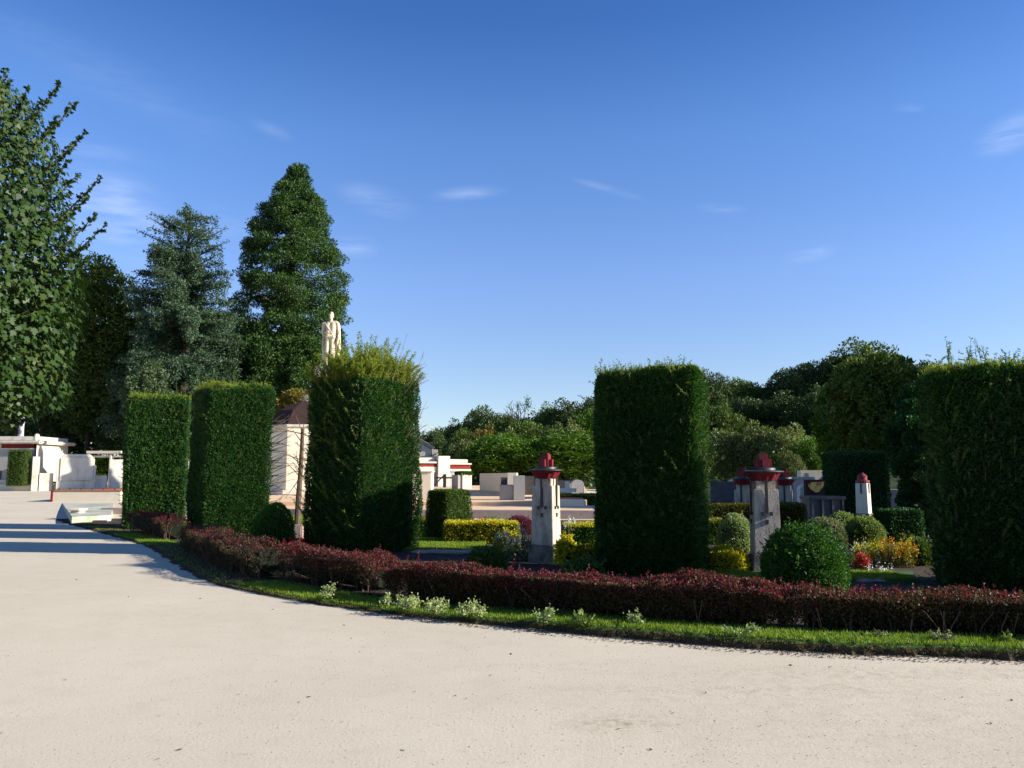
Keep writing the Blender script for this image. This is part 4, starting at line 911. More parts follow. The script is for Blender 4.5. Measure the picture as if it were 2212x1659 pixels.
ms_ = tmp.modifiers.new('s', 'SMOOTH'); ms_.iterations = 2
dg = bpy.context.evaluated_depsgraph_get(); me1 = bpy.data.meshes.new_from_object(tmp.evaluated_get(dg)); bpy.data.objects.remove(tmp)
me1.polygons.foreach_set('use_smooth', [True] * len(me1.polygons)); me1.materials.clear()
bd = link('figure', me1, M['statue'], root); bd.location = (0, 0, hz); bd.scale = (.80, 1, 1)

# ------------------------------------------------------------------ left pavilion, wall, steps
YL = 55.0; ZL = .5
def make_at(name, label, cat, px, Y, zb): return thing(name, label, cat, (A(px, 1040, Y).x, Y, zb))
def part(root, px0, px1, py0, py1, nm, mat, y0=0.0, dep=3.0, bev=.02, to_ground=False):
    Y = root.location.y + y0; x0, x1, z0, z1 = px2(px0, px1, py0, py1, Y); ox = root.location.x; zb = root.location.z
    return MB().b2(x0 - ox, x1 - ox, y0, y0 + dep, 0 if to_ground else z0 - zb, z1 - zb).build(nm, mat, root, bevel=bev)
pv = make_at('stone_pavilion', 'white pavilion with red band and flat roof at the left edge', 'building', 30, YL, ZL - .03)
part(pv, -60, 78, 942.5, 951, 'parapet', M['white_stone'], .05, 4); part(pv, 73, 79.5, 937, 951, 'parapet_knob', M['white_stone'], .03, .4, .05)
part(pv, -70, 87, 951.3, 958.5, 'cornice', M['white_stone'], -.35, 4.6, .08)
part(pv, 3, 74, 958.9, 967.6, 'red_band', M['red_band'], .06, 3.8); part(pv, -60, 74, 968, 971, 'white_band', M['white_stone'], -.02, 3.9)
part(pv, 74.4, 79, 958.9, 1041, 'corner_pier', M['white_stone'], -.06, 3.9); part(pv, -1, 2.6, 958.9, 967.6, 'band_joint', M['white_stone'], .0, 3.9); part(pv, -60, -1.4, 958.9, 967.6, 'red_band', M['red_band'], .06, 3.8)
part(pv, -60, 74, 971.3, 1041, 'wall', M['shaded_white_stone'], .05, 3.8); part(pv, -60, 3, 1016, 1041, 'recess', M['slate'], .0, .2)  # grey wall and dark recess slab hold their shade in the colour
part(pv, -60, 72, 1036.5, 1046, 'base_course', M['white_stone'], -.10, .14); part(pv, -80, 70, 1046, 1060, 'plinth', M['cream'], -.6, 4.6, .03, True)
fp = thing('finial_post', 'slim lilac stone post rising from the flat pavilion roof into the leaves', 'post', (A(45, 940, YL + 1.5).x, YL + 1.5, A(45, 941, YL + 1.5).z))
MB().tube([(0, 0, -.3), (0, 0, .5), (.03, 0, 1.3)], [.2, .17, .17], 10).build('shaft', M['lilac'], fp, smooth=True); MB().ball((0, -.12, .25), (.13, .12, .22)).build('boss', M['slate'], fp, smooth=True)
# clipped column of yew in front of the pavilion
x0, x1, z0, z1 = px2(12, 52, 973, 1046, YL - 1.4)
root = thing('clipped_column', 'clipped green yew column against the left pavilion wall', 'hedge', ((x0 + x1) / 2, YL - .95, ZL + .35)); P, Nn = block_points(6000, x1 - x0, .8, z1 - ZL - .35, rad=.12)
link('foliage', np_mesh('column_leaves', leaf_quads(P, Nn + rnd_dir(len(P)) * 1.1, .09, .04), 4), M['clip'], root)
MB().box((0, 0, (z1 - ZL - .4) / 2), (x1 - x0 - .12, .68, z1 - ZL - .42)).build('branch_core', M['core'], root)
lw = make_at('garden_wall', 'white stepped garden wall with chamfered panel right of the left pavilion', 'wall', 150, YL, ZL - .05); lw.rotation_euler = (0, 0, R(24))
part(lw, 79.5, 95, 987, 1046, 'end_pier', M['white_stone'], .1, .6, .02, True); part(lw, 95.3, 122, 1022, 1046, 'low_parapet', M['white_stone'], .2, .5, .02, True)
x0, x1, z0, z1 = px2(122.5, 201, 981, 1046, YL - .1); ox = lw.location.x; zb = lw.location.z
MB().slab_y([(x0 - ox, 0), (x1 - ox, 0), (x1 - ox, z1 - zb - .75), (x1 - ox - .12, z1 - zb - .75), (x1 - ox - .12, z1 - zb - .3), (x1 - ox - .4, z1 - zb), (x0 - ox + .4, z1 - zb), (x0 - ox + .12, z1 - zb - .35), (x0 - ox, z1 - zb - .45)], -.1, .55).build('chamfered_panel', M['white_stone'], lw, bevel=.03)
x0, x1, z0, z1 = px2(129, 197, 987, 1039, YL - .1)
MB().b2(x0 - ox, x1 - ox, -.16, -.104, z0 - zb, z1 - zb).build('raised_field', M['white_stone'], lw, bevel=.03)
part(lw, 201.5, 226, 1027, 1046, 'low_parapet', M['white_stone'], .2, .5, .02, True); part(lw, 226.5, 258, 992, 1046, 'end_pier', M['white_stone'], .1, .6, .02, True)
pg = make_at('pergola', 'cream pergola beams above the garden wall opening, half hidden by hedge', 'pergola', 215, YL + 3, ZL)
part(pg, 186, 262, 974, 980, 'top_beam', M['cream'], 0, .5); part(pg, 194, 262, 984, 988, 'lower_beam', M['white_stone'], .1, .4); part(pg, 233, 241, 980.5, 1046, 'post', M['cream'], .05, .35, .01, True); part(pg, 187, 192, 980.5, 1046, 'post', M['cream'], .05, .35, .01, True)
for (q0, q1, t_, lab, mt) in ((80, 128, 979, 'sunlit clipped hedge behind the garden wall, beside the left pavilion', 't_bright'), (196, 262, 988, 'bright green hedge seen through the opening of the garden wall', 't_bright')):
    x0, x1, z0, z1 = px2(q0, q1, t_, 1046, YL + 5); root = thing('back_hedge', lab, 'hedge', ((x0 + x1) / 2, YL + 5, .45)); P, Nn = block_points(5000, x1 - x0, 1.0, z1 - .45, rad=.2)
    link('foliage', np_mesh('back_hedge_leaves', leaf_quads(P, Nn + rnd_dir(len(P)) * 1.1, .14, .07), 4), M[mt], root); MB().box((0, 0, (z1 - .5) / 2), (x1 - x0 - .2, .8, z1 - .55)).build('branch_core', M['core'], root)
root = thing('yellow_shrub', 'small bright yellow shrub in the garden wall opening', 'bush', (A(213, 1030, YL + 1.8).x, YL + 1.8, .45))
P = rnd_dir(900) * np.array([.55, .4, .45]) + np.array([0, 0, .72]); link('foliage', np_mesh('yellow_leaves', leaf_quads(P, rnd_dir(900), .12, .07), 4), M['gold'], root); MB().ball((0, 0, .6), (.45, .3, .5)).build('branch_core', M['core'], root)

# stone steps / basin left, nearer than the wall
st = make_at('stone_bench', 'long low cream stone bench with terracotta strip before the garden wall', 'bench', 180, 40, .2)
part(st, 113, 262, 1062, 1081, 'front_slab', M['cream'], 0, .5, .02, True)
x0, x1, z0, z1 = px2(109, 262, 1059, 1080, 40); ox = st.location.x
MB().b2(x0 - ox + .12, x1 - ox, -.02, .3, z1 - .2 - .06, z1 - .2 + .03).build('terracotta_strip', M['terracotta'], st, bevel=.01)
for k in range(7): MB().box((x0 - ox + .35 + k * .55, .12, z1 - .2 + .05), (.10, .12, .08)).build('stud', M['dark_stone'], st, bevel=.01)
MB().b2(x0 - ox, x0 - ox + .11, -.03, 9, 0, z1 - .2 - .02).build('red_end', M['red_band'], st, bevel=.01)
MB().b2(x0 - ox + .12, x1 - ox, .51, 9.5, 0, z1 - .2 - .07).build('top_slab', M['algae'], st, bevel=.02)
sl = make_at('stone_slab', 'low stained stone slab with green algae patches before the cream bench', 'slab', 190, 31, 0)
m = MB(); p_ = [G(131, 1087, .16), G(250, 1082, .16), G(240, 1118, .16), G(154, 1122, .16)]; ox, oy = sl.location.x, sl.location.y
m.prism([(p.x - ox, p.y - oy) for p in reversed(p_)], -.02, .24); m.build('slab', M['algae'], sl, bevel=.02)
m = MB(); p_ = [G(154, 1126, .05), G(232, 1128, .05), G(240, 1112, .05), G(150, 1112, .05)]; m.prism([(p.x - ox, p.y - oy) for p in p_], -.02, .10); m.build('lower_step', M['kerb'], sl, bevel=.02)
for (px, py, hh, lab) in ((118, 1094, .42, 'small dark-shadowed stone corner block at the end of the cream bench'), (151, 1124, .36, 'small stone corner block at the near end of the stained slab')):
    g = G(px, py); root = thing('corner_block', lab, 'block', (g.x, g.y, -.02)); MB().box((.16, .2, hh / 2), (.34, .5, hh), taper=.9).build('stone', M['grave'], root, bevel=.03); MB().box((.16, .2, hh + .03), (.42, .58, .07)).build('cap_stone', M['cream'], root, bevel=.02)
rocks(['grey boulder on the bench end, upper of two beside the far yew block', 'grey boulder on the bench end, lower of two beside the far yew block'], (240, 228), 1050, name='boulder', zb=.75, sz=(.9, .7, .28))

# ------------------------------------------------------------------ cemetery on the right
def grave(label, px, py_top, Y, w, th, mat, shape='round', zb=0.0, cat='gravestone', group='gravestones on the right'):
    a = A(px, py_top, Y); h = a.z - zb; root = thing('gravestone', label, cat, (a.x, Y, zb), rng.uniform(-.2, .2), group)
    if shape == 'round': poly = [(-w / 2, 0), (w / 2, 0), (w / 2, h * .8)] + [(w / 2 * math.cos(t), h * .8 + h * .2 * math.sin(t)) for t in np.linspace(.2, 2.94, 9)] + [(-w / 2, h * .8)]
    elif shape == 'gable': poly = [(-w / 2, 0), (w / 2, 0), (w / 2, h * .72), (0, h), (-w / 2, h * .72)]
    elif shape == 'cross':
        c = w * .14; poly = [(-c, 0), (c, 0), (c, h * .55), (w / 2, h * .55), (w / 2, h * .72), (c, h * .72), (c, h), (-c, h), (-c, h * .72), (-w / 2, h * .72), (-w / 2, h * .55), (-c, h * .55)]
    else: poly = [(-w / 2, 0), (w / 2, 0), (w / 2, h), (-w / 2, h)]
    MB().slab_y(poly, -th / 2, th / 2).build('headstone', mat, root, bevel=.02)
    MB().b2(-w * .62, w * .62, -th * 1.6, th * .9, -.1, .16).build('base', M['grave'], root, bevel=.02)
    return root
for args in (('pale gabled tombstone right beside the square yew block', 1536, 1042, 38, .9, .5, M['white_stone'], 'gable'),
             ('dark square tombstone left of the distant sunlit pillar', 1560, 1040, 36, 1.1, .4, M['dark_stone'], 'flat'),
             ('white slab tombstone peeping out left of the distant sunlit pillar', 1584, 1036, 40, .7, .3, M['white_stone'], 'round'),
             ('grey wide tombstone right of the half hidden pillar', 1722, 1030, 38, 1.5, .5, M['grave'], 'flat'),
             ('white rounded tombstone in the middle of the distant graves', 1738, 1046, 34, .6, .3, M['white_stone'], 'round'),
             ('small white cross near the golden plaque', 1741, 1022, 42, .8, .2, M['white_stone'], 'cross'),
             ('white flat-topped tomb above the golden plaque', 1750, 1016, 50, 1.4, .8, M['white_stone'], 'flat'),
             ('grey gabled tombstone right of the golden plaque', 1784, 1024, 46, 1.1, .4, M['grave'], 'gable'),
             ('pale low tomb with flowers right of the golden plaque', 1784, 1050, 38, 1.0, .6, M['white_stone'], 'flat'),
             ('grey gravestone beside the tree trunk right of the sunlit pillar', 1247, 1036, 44, .7, .4, M['grave'], 'round'),
             ('dark gravestone under the bright tree right of the sunlit pillar', 1222, 1038, 50, 1.6, .4, M['dark_stone'], 'flat'),
             ('dark gravestone between the shade-grey end block and sunlit pillar', 1146, 1028, 46, 1.2, .4, M['dark_stone'], 'flat'),
             ('white grave ornament glinting below the dark bright-tree shade', 1226, 1040, 42, .9, .3, M['white_stone'], 'cross'),
             ('pinkish tomb slab seen in the small opening left of huge yew', 1938, 1058, 34, 1.0, .4, M['rock'], 'flat')):
    grave(*args)
# dark granite tomb with posts, stele with painted golden plaque
x0, x1, z0, z1 = px2(1751, 1822, 1072, 1112, 29)
root = thing('granite_tomb', 'black granite tomb with posts behind the grey-green rounded shrub', 'tomb', ((x0 + x1) / 2, 29, 0)); w = x1 - x0
MB().b2(-w / 2, w / 2, 0, .8, 0, z1 - .12).build('tomb_body', M['dark_stone'], root, bevel=.02); MB().b2(-w / 2 - .06, w / 2 + .06, -.1, .9, z1 - .12, z1).build('cover_slab', M['dark_stone'], root, bevel=.02)
for k in range(4): MB().b2(-w / 2 + .02 + k * (w - .12) / 3, -w / 2 + .10 + k * (w - .12) / 3, -.09, -.003, 0, z1 - .13).build('post', M['slate'], root, bevel=.01)
x0, x1, z0, z1 = px2(1744, 1782, 1036, 1100, 31); root = thing('brown_stele', 'brown stele with golden sunlight painted as an irregular plaque', 'gravestone', ((x0 + x1) / 2, 31, 0), 0, 'gravestones on the right'); w = x1 - x0
MB().b2(-w / 2, w / 2, 0, .3, 0, z1).build('stele', M['slate_brown'], root, bevel=.02)
zc = (A(1762, 1050, 31).z)
sun_p = MB().slab_y([(-.40 * w, .08), (-.42 * w, .0), (-.30 * w, -.12), (-.05 * w, -.24), (.14 * w, -.22), (.40 * w, .02), (.44 * w, .17), (.0, .15), (-.2 * w, .15)], -.06, -.004).build('sunpatch', M['sun_gold'], root, bevel=.01)  # a patch of sunlight, put into golden colour and an irregular shape
sun_p.location = (0, 0, zc)
# far, flat, lawn behind terrace right
clip_box('low dark hedge behind the terrace edge, right of the sunlit pillar', 1196, 1310, 1086, .9, .62, M['clip'], 5000, name='low_hedge', leaf=.08, Y=38)
# black shaded hedge with gap, left of C
x0, x1, z0, z1 = px2(1812, 1919, 978, 1120, 31.5)
root = thing('tall_hedge', 'tall black-shaded clipped hedge behind the pointed pillar', 'hedge', ((x0 + x1) / 2, 32.3, 0)); P, Nn = block_points(16000, x1 - x0, 1.6, z1, rad=.2); P += Nn * (wave(P, 3, 77) * .06 + rng.uniform(-.06, .02, len(P)))[:, None]
link('foliage', np_mesh('tall_hedge_leaves', leaf_quads(P, Nn + rnd_dir(len(P)) * 1.0, .09, .04), 4), M['yew'], root); MB().box((0, 0, z1 / 2 - .05), (x1 - x0 - .2, 1.4, z1 - .1)).build('branch_core', M['core'], root)

# ------------------------------------------------------------------ trees
def clump_leaves(C, n, leaf, wr=.5, up=.25, rmin=.5):
    C = np.array(C); ar = C[:, 3] * C[:, 4] + C[:, 3] * C[:, 5] + C[:, 4] * C[:, 5]; k = rng.choice(len(C), n, p=ar / ar.sum())
    d = rnd_dir(n); r = (rmin + (1 - rmin) * rng.random(n) ** .6)[:, None] * (1 + .22 * wave(d * 2 + C[k, :3], 3.1, 4))[:, None]
    P = C[k, :3] + d * r * C[k, 3:6]
    return leaf_quads(P, d * .6 + rnd_dir(n) * .9 + np.array([0, 0, up]), leaf * rng.uniform(.6, 1.35, n), leaf * wr)
def crown_clumps(n, shape='round', seed=1):
    r = np.random.default_rng(seed); out = []
    for i in range(n):
        z = 1 - 2 * (i + .5) / n; a = i * 2.39996 + r.uniform(-.4, .4); q = math.sqrt(max(0, 1 - z * z)); rr = r.uniform(.55, .82)
        x, y, zz = q * math.cos(a) * rr, q * math.sin(a) * rr, z * rr
        if shape == 'tall': k = 1 - .35 * max(0, zz); x *= k; y *= k
        if shape == 'broad' and zz < -.25: zz = -.25 + (zz + .25) * .4
        s = r.uniform(.24, .42); out.append((x, y, zz, s, s, s * r.uniform(.7, 1.0)))
    out.append((0, 0, 0, .6, .6, .6)); return out
TREES = {}
def tree_proto(key, shape, mat, n=5200, leaf=.082, seed=1, label='', loc=(0, 0, 0)):
    """unit tree: crown of radius 1 centred at height 1.25, trunk from 0"""
    root = thing('broadleaf_tree', label, 'tree', loc, 0, 'trees on the hill')
    C = [(x, y, z + 1.25, a, b, c) for x, y, z, a, b, c in crown_clumps(34, shape, seed)]
    link('crown', np_mesh('crown_' + key, clump_leaves(C, n, leaf, .6), 4), M[mat], root)
    m = MB(); m.tube([(0, 0, -.2), (.02, 0, .4), (0, .02, .9), (.03, 0, 1.5)], [.075, .06, .045, .02], 7)
    for k in range(5):
        a = k * 1.3; m.tube([(0, 0, .55 + .1 * k), (.3 * math.cos(a), .3 * math.sin(a), .95 + .1 * k), (.6 * math.cos(a), .6 * math.sin(a), 1.2 + .12 * k)], [.03, .02, .008], 5)
    m.build('trunk', M['bark'], root); return root
# (label, px, top, width, distance, proto, material)
HT = [
 ('dark tree left end of the hill skyline, just right of the big yew block', 943, 924, 66, 140, 'a', 't_dark'),
 ('bluish tree on the skyline, second from the big yew block', 984, 912, 62, 146, 'b', 't_dark'),
 ('flat-topped dark pine on the skyline left of the bare-branched tree', 1042, 884, 92, 142, 'c', 't_dark'),
 ('loose grey-green tree on skyline just left of the bare-branched tree', 1096, 894, 62, 146, 'a', 't_mid'),
 ('grey-green tree on skyline just right of the bare-branched tree', 1184, 876, 62, 140, 'b', 't_mid'),
 ('dark tree on skyline above the sunlit pillar cap', 1234, 870, 84, 138, 'c', 't_dark'),
 ('dark tree on skyline touching the left edge of the square yew block', 1288, 856, 70, 140, 'a', 't_dark'),
 ('golden-brown tree on the slope under the flat-topped pine', 1052, 924, 74, 112, 'b', 't_gold'),
 ('green tree on the slope under the bare-branched tree', 1140, 908, 88, 112, 'a', 't_mid'),
 ('green tree on the slope left of the golden-brown one', 1004, 930, 72, 116, 'c', 't_mid'),
 ('pale olive tree behind the gate pavilion roof', 1002, 950, 62, 108, 'a', 't_olive'),
 ('dark tree behind the white house', 950, 950, 74, 128, 'b', 't_dark'),
 ('pale olive domed tree above the left bright green tree', 1098, 930, 60, 98, 'b', 't_olive'),
 ('pale yellowish tree right above the sunlit pillar cap', 1238, 914, 56, 98, 'b', 't_olive'),
 ('grey-green tree behind the right bright tree, left of the pillar cap', 1188, 920, 60, 104, 'c', 't_mid'),
 ('fresh green tree on the slope beside the square yew block', 1276, 884, 66, 110, 'a', 't_bright'),
 ('dark rounded tree emerging right of the square yew block top', 1546, 808, 70, 128, 'c', 't_dark'),
 ('mid green tree on skyline, second right of the square yew block', 1600, 818, 76, 134, 'a', 't_mid'),
 ('small tree in the skyline dip above the shaded pillar', 1650, 834, 60, 136, 'b', 't_mid'),
 ('dark tree climbing the skyline right of the dip', 1700, 800, 92, 130, 'c', 't_dark'),
 ('dark tree on the skyline at the middle of the right rise', 1752, 780, 92, 132, 'a', 't_dark'),
 ('dark tree on the skyline, upper part of the right rise', 1806, 764, 96, 130, 'b', 't_dark'),
 ('topmost broad tree of the hill skyline', 1876, 742, 122, 126, 'c', 't_mid'),
 ('mid green tree on the slope right of the square yew block', 1556, 872, 86, 104, 'b', 't_mid'),
 ('dark tree on the slope below the skyline dip', 1620, 858, 96, 110, 'a', 't_dark'),
 ('broad dark tree on the slope above the shaded pillar cap', 1694, 856, 112, 108, 'c', 't_dark'),
 ('dark tree on the slope right of the broad dark one', 1770, 842, 104, 106, 'b', 't_dark'),
 ('dark tree on the slope beneath the topmost tree', 1846, 830, 110, 100, 'a', 't_dark'),
 ('pale olive tree in the front row, right beside the square yew block', 1566, 928, 92, 80, 'a', 't_olive'),
 ('pale olive tree with highest crown of the front row trio', 1634, 916, 84, 78, 'b', 't_olive'),
 ('pale olive tree directly behind the shaded pillar cap', 1692, 924, 84, 76, 'c', 't_olive'),
 ('bright green small tree right of the pale olive trio', 1752, 944, 76, 72, 'a', 't_bright'),
 ('small light green tree just right of the shaded pillar cap', 1708, 978, 46, 62, 'b', 't_olive'),
 ('left bright green round tree behind the curved wall', 1084, 940, 152, 89, 'c', 't_bright'),
 ('right bright green tree behind the sunlit pillar cap', 1222, 932, 176, 90, 'a', 't_bright'),
 ('dark tree low behind the golden plaque', 1796, 938, 110, 84, 'c', 't_mid'),
 ('dark tree between the two bright green trees', 1150, 962, 90, 96, 'b', 't_mid'),
]
for i in range(20):                                                  # a second row just behind, seen between the crowns of the first
    px_ = 930 + i * 52 + (i * 37) % 23; ref = np.interp(px_, [930, 1030, 1200, 1300, 1560, 1650, 1760, 1880, 2000], [932, 900, 884, 868, 822, 838, 790, 760, 780])
    HT.append((['far tree in the back row on the hill, crown showing behind the skyline trees'][0], px_, ref + 8, 84, 158, 'abc'[i % 3], ('t_dark', 't_mid')[i % 2]))
protos = {}
for i, (lab, px, tp, wd, Y, kk, mt) in enumerate(HT):
    r_ = wd / F * Y * .66; top = A(px, tp, Y); zb = hill_z(top.x, Y) if Y > 82 else 0.0
    crown_h = max(1.15 * r_, min(2.6 * r_, (top.z - zb) * .55))        # half of it above the centre
    sz = crown_h / 2 * 1.02
    # unit crown spans z 0.25..2.25 ; put its top at top.z and stretch the trunk down to the ground by the root height
    key = kk
    if key not in protos:
        o = tree_proto(key, {'a': 'round', 'b': 'tall', 'c': 'broad'}[key], mt, n=14000, seed={'a': 3, 'b': 8, 'c': 15}[key], label=lab); protos[key] = o
    else:
        o = copy_thing(protos[key], lab, (0, 0, 0), group='trees on the hill', mats={'crown': M[mt]})
    H_ = (top.z - zb) / 2.2
    o.location = (top.x, Y, zb); o.rotation_euler = (0, 0, rng.uniform(0, 6.28)); o.scale = (r_, r_, H_)
# bare-branched tree on the skyline
top = A(1142, 858, 141); zb = hill_z(top.x, 141); h = top.z - zb
root = thing('bare_tree', 'half bare tree with spreading twigs on the skyline left of the square yew', 'tree', (top.x, 141, zb), 0, 'trees on the hill'); m = MB(); tips = []
def branch(p, d, l, r, lv):
    q = p + d * l; mid = p + d * l * .5 + Vector((rng.normal(), rng.normal(), 0)) * l * .06; m.tube([p, mid, q], [r, r * .8, r * .55], 5); tips.append(q)
    if lv == 0: return
    for k in range(3 if lv > 1 else 3):
        dd = (d + Vector((rng.normal() * .55, rng.normal() * .55, rng.normal() * .3 + .12))).normalized(); branch(q, dd, l * rng.uniform(.55, .8), r * .6, lv - 1)
branch(Vector((0, 0, -.3)), Vector((-.05, 0, 1)).normalized(), h * .38, .30, 4); m.build('trunk', M['bark_dark'], root)
T = np.array([tuple(t) for t in tips if t.z > h * .3]); zz = max(t.z for t in tips); k = h / zz
P = np.repeat(T[T[:, 0] > -.5], 14, 0) + rng.normal(size=(len(T[T[:, 0] > -.5]) * 14, 3)) * .35
link('crown', np_mesh('sparse_leaves', leaf_quads(P, rnd_dir(len(P)), .35, .2), 4), M['t_dark'], root); root.scale = (k * 1.0, k, k)
# understorey filling the slope between the trees
P = []
for i in range(420):
    x, y = rng.uniform(-30, 110), rng.uniform(86, 175); s = rng.uniform(1.0, 2.2); P.append((x, y, hill_z(x, y) + s * .4, s * 1.3, s * 1.3, s))
tag(link('undergrowth', np_mesh('undergrowth', clump_leaves(P, 60000, .55, .6), 4), M['t_dark']), 'dark continuous undergrowth covering the slope between the hill trees', 'undergrowth', kind='stuff')

# sunlit tree above the black hedge, left of C
def big_tree(label, px, tp, wd, Y, crown_bottom_px, mat, n, leaf, seed, shape='round', zb=0.0, name='broadleaf_tree', nclump=60):
    top = A(px, tp, Y); bot = A(px, crown_bottom_px, Y); r_ = wd / 2 / F * Y; hz_ = (top.z - bot.z) / 2
    root = thing(name, label, 'tree', (top.x, Y, zb), 0); zc = (top.z + bot.z) / 2 - zb
    C = [(x * r_ * 1.15, y * r_ * 1.15, zc + z * hz_ * 1.12, a * r_ * .8, b * r_ * .8, c * hz_ * .6 if hz_ < 2 * r_ else c * r_ * .8) for x, y, z, a, b, c in crown_clumps(nclump, shape, seed)]
    link('crown', np_mesh('crown', clump_leaves(C, n, leaf, .55), 4), M[mat], root)
    m = MB(); m.tube([(0, 0, -.2), (.05, 0, zc * .5), (0, .1, zc), (.1, 0, zc + hz_ * .6)], [.22, .18, .13, .04], 8)
    for k in range(7):
        a = k * 2.4; zz = zc + hz_ * rng.uniform(-.7, .3); m.tube([(0, 0, zz - .5), (r_ * .4 * math.cos(a), r_ * .4 * math.sin(a), zz + .2), (r_ * .85 * math.cos(a), r_ * .85 * math.sin(a), zz + .6)], [.08, .05, .02], 5)
    m.build('trunk', M['bark_dark'], root); return root
big_tree('tall green tree rising behind the black hedge, left of the huge dark yew', 1892, 750, 200, 38, 1000, 't_mid', 46000, .18, 31)
big_tree('light green bushy crown above the golden plaque, left of the tall green tree', 1815, 812, 120, 46, 1010, 't_bright', 20000, .18, 35)
big_tree('dark tree partly hidden behind the left edge of the huge dark yew', 1985, 778, 190, 42, 1010, 't_dark', 24000, .18, 33)
big_tree('loose dark yew tree merging with the left edge of the huge dark yew block', 1990, 792, 150, 20, 1150, 'yew', 60000, .075, 37, 'tall', name='yew_tree')
# left woods
big_tree('yellow-green tree between the near broad-leaved tree and the blue-green cedar', 212, 545, 220, 66, 930, 't_mid', 46000, .27, 41, 'tall')
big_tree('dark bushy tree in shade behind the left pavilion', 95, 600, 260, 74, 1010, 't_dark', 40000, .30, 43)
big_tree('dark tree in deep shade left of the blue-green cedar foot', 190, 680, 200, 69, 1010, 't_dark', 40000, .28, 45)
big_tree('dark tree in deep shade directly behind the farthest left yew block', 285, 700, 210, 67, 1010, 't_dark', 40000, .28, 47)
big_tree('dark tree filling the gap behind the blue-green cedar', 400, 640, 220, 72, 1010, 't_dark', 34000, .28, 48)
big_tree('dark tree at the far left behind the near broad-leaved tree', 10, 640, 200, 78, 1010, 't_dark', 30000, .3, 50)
big_tree('ivy-clad bush above the farthest left yew block', 320, 776, 92, 58, 930, 'ivy', 18000, .19, 49)
big_tree('brownish scrub tree behind the conical roof in the gap', 640, 838, 90, 62, 930, 't_gold', 8000, .2, 51)
big_tree('dark lower conifer at the foot of the giant sequoia', 560, 690, 150, 68, 930, 'sequoia', 40000, .22, 53, 'tall')
big_tree('green lower conifer right at the foot of the giant sequoia', 650, 700, 160, 69, 930, 'sequoia', 40000, .22, 55, 'tall')

# giant sequoia
YQ = 72.0; ax = 622; tz = A(640, 352, YQ).z
prof = [(352, 4), (400, 32), (450, 64), (500, 86), (560, 108), (640, 120), (720, 128), (800, 120), (880, 105), (960, 70)]
zs = [A(ax, p[0], YQ).z for p in prof][::-1]; rs = [p[1] / F * YQ for p in prof][::-1]
bx0 = A(ax, 700, YQ).x; tx = A(645, 355, YQ).x - bx0
root = thing('giant_sequoia', 'tall conical giant sequoia, highest tree in the photo', 'tree', (bx0, YQ, 0)); C = []
for i in range(680):
    u = rng.random() ** .85; z = 2.5 + (tz - 3.0) * u; rad = np.interp(z, zs, rs); a = i * 2.39996; q = rad * ((.62 + .34 * math.sqrt(rng.random())) if rng.random() < .78 else rng.uniform(.1, .5)); s = rng.uniform(.48, .98) * (.5 + .5 * min(1, rad / 3))
    C.append((q * math.cos(a) + tx * (z / tz) ** 3, q * math.sin(a), z - .1 * q, s * 1.15, s * 1.15, s * .72))
for k in range(5): C.append((tx * .95, 0, tz - .5 - .45 * k, .25 + .12 * k, .25 + .12 * k, .4))
link('crown', np_mesh('sequoia_crown', clump_leaves(C, 190000, .21, .5, up=.5, rmin=.5), 4), M['sequoia'], root)
m = MB(); m.tube([(0, 0, -.3), (0, 0, tz * .4), (tx * .4, 0, tz * .75), (tx, 0, tz - .6)], [.75, .5, .25, .05], 10)
for i in range(70):
    z = rng.uniform(3, tz * .85); rad = np.interp(z, zs, rs) * .75; a = rng.uniform(0, 6.28); m.tube([(tx * (z / tz) ** 3, 0, z), (rad * .6 * math.cos(a), rad * .6 * math.sin(a), z - .3), (rad * math.cos(a), rad * math.sin(a), z + .1)], [.09, .06, .02], 5)
m.build('trunk', M['bark'], root)
# cedar
YC = 64.0; c0 = A(398, 700, YC); root = thing('blue_cedar', 'layered blue-green cedar with ragged top left of the giant sequoia', 'tree', (c0.x, YC, 0)); C = []; m = MB(); tz = A(400, 448, YC).z
m.tube([(0, 0, -.3), (.1, 0, tz * .5), (.0, 0, tz * .8), (.1, 0, tz - .3)], [.6, .42, .2, .05], 9)
for i in range(160):
    u = (i + rng.random()) / 160; z = 4 + (tz - 4.6) * u; a = rng.uniform(0, 6.28)
    R_ = (5.2 * (1 - u) ** .5 + .5) * rng.uniform(.62, 1.05); R_ = min(R_ * 1.1, 5.0); rise = .10 + .5 * max(0, u - .55)
    pts = []
    for k in range(5):
        t = k / 4; pts.append((R_ * t * math.cos(a) + .05, R_ * t * math.sin(a), z + R_ * rise * t - (.4 * t * t * (1 - u) * R_ * .5)))
    m.tube(pts, [.10 * (1.2 - u), .08 * (1.2 - u), .06 * (1.2 - u), .03, .015], 5)
    for t in np.linspace(.25, 1.0, max(3, int(R_ * 2))):
        p = [np.interp(t, np.linspace(0, 1, 5), [q[j] for q in pts]) for j in range(3)]; s = rng.uniform(.42, .75) * (.75 + .45 * (1 - u))
        C.append((p[0] + rng.normal() * .12, p[1] + rng.normal() * .12, p[2] + .02, s, s, s * .26))
        if u < .84 and rng.random() < .85: C.append((p[0], p[1], p[2] - .6, s * .8, s * .8, .9))
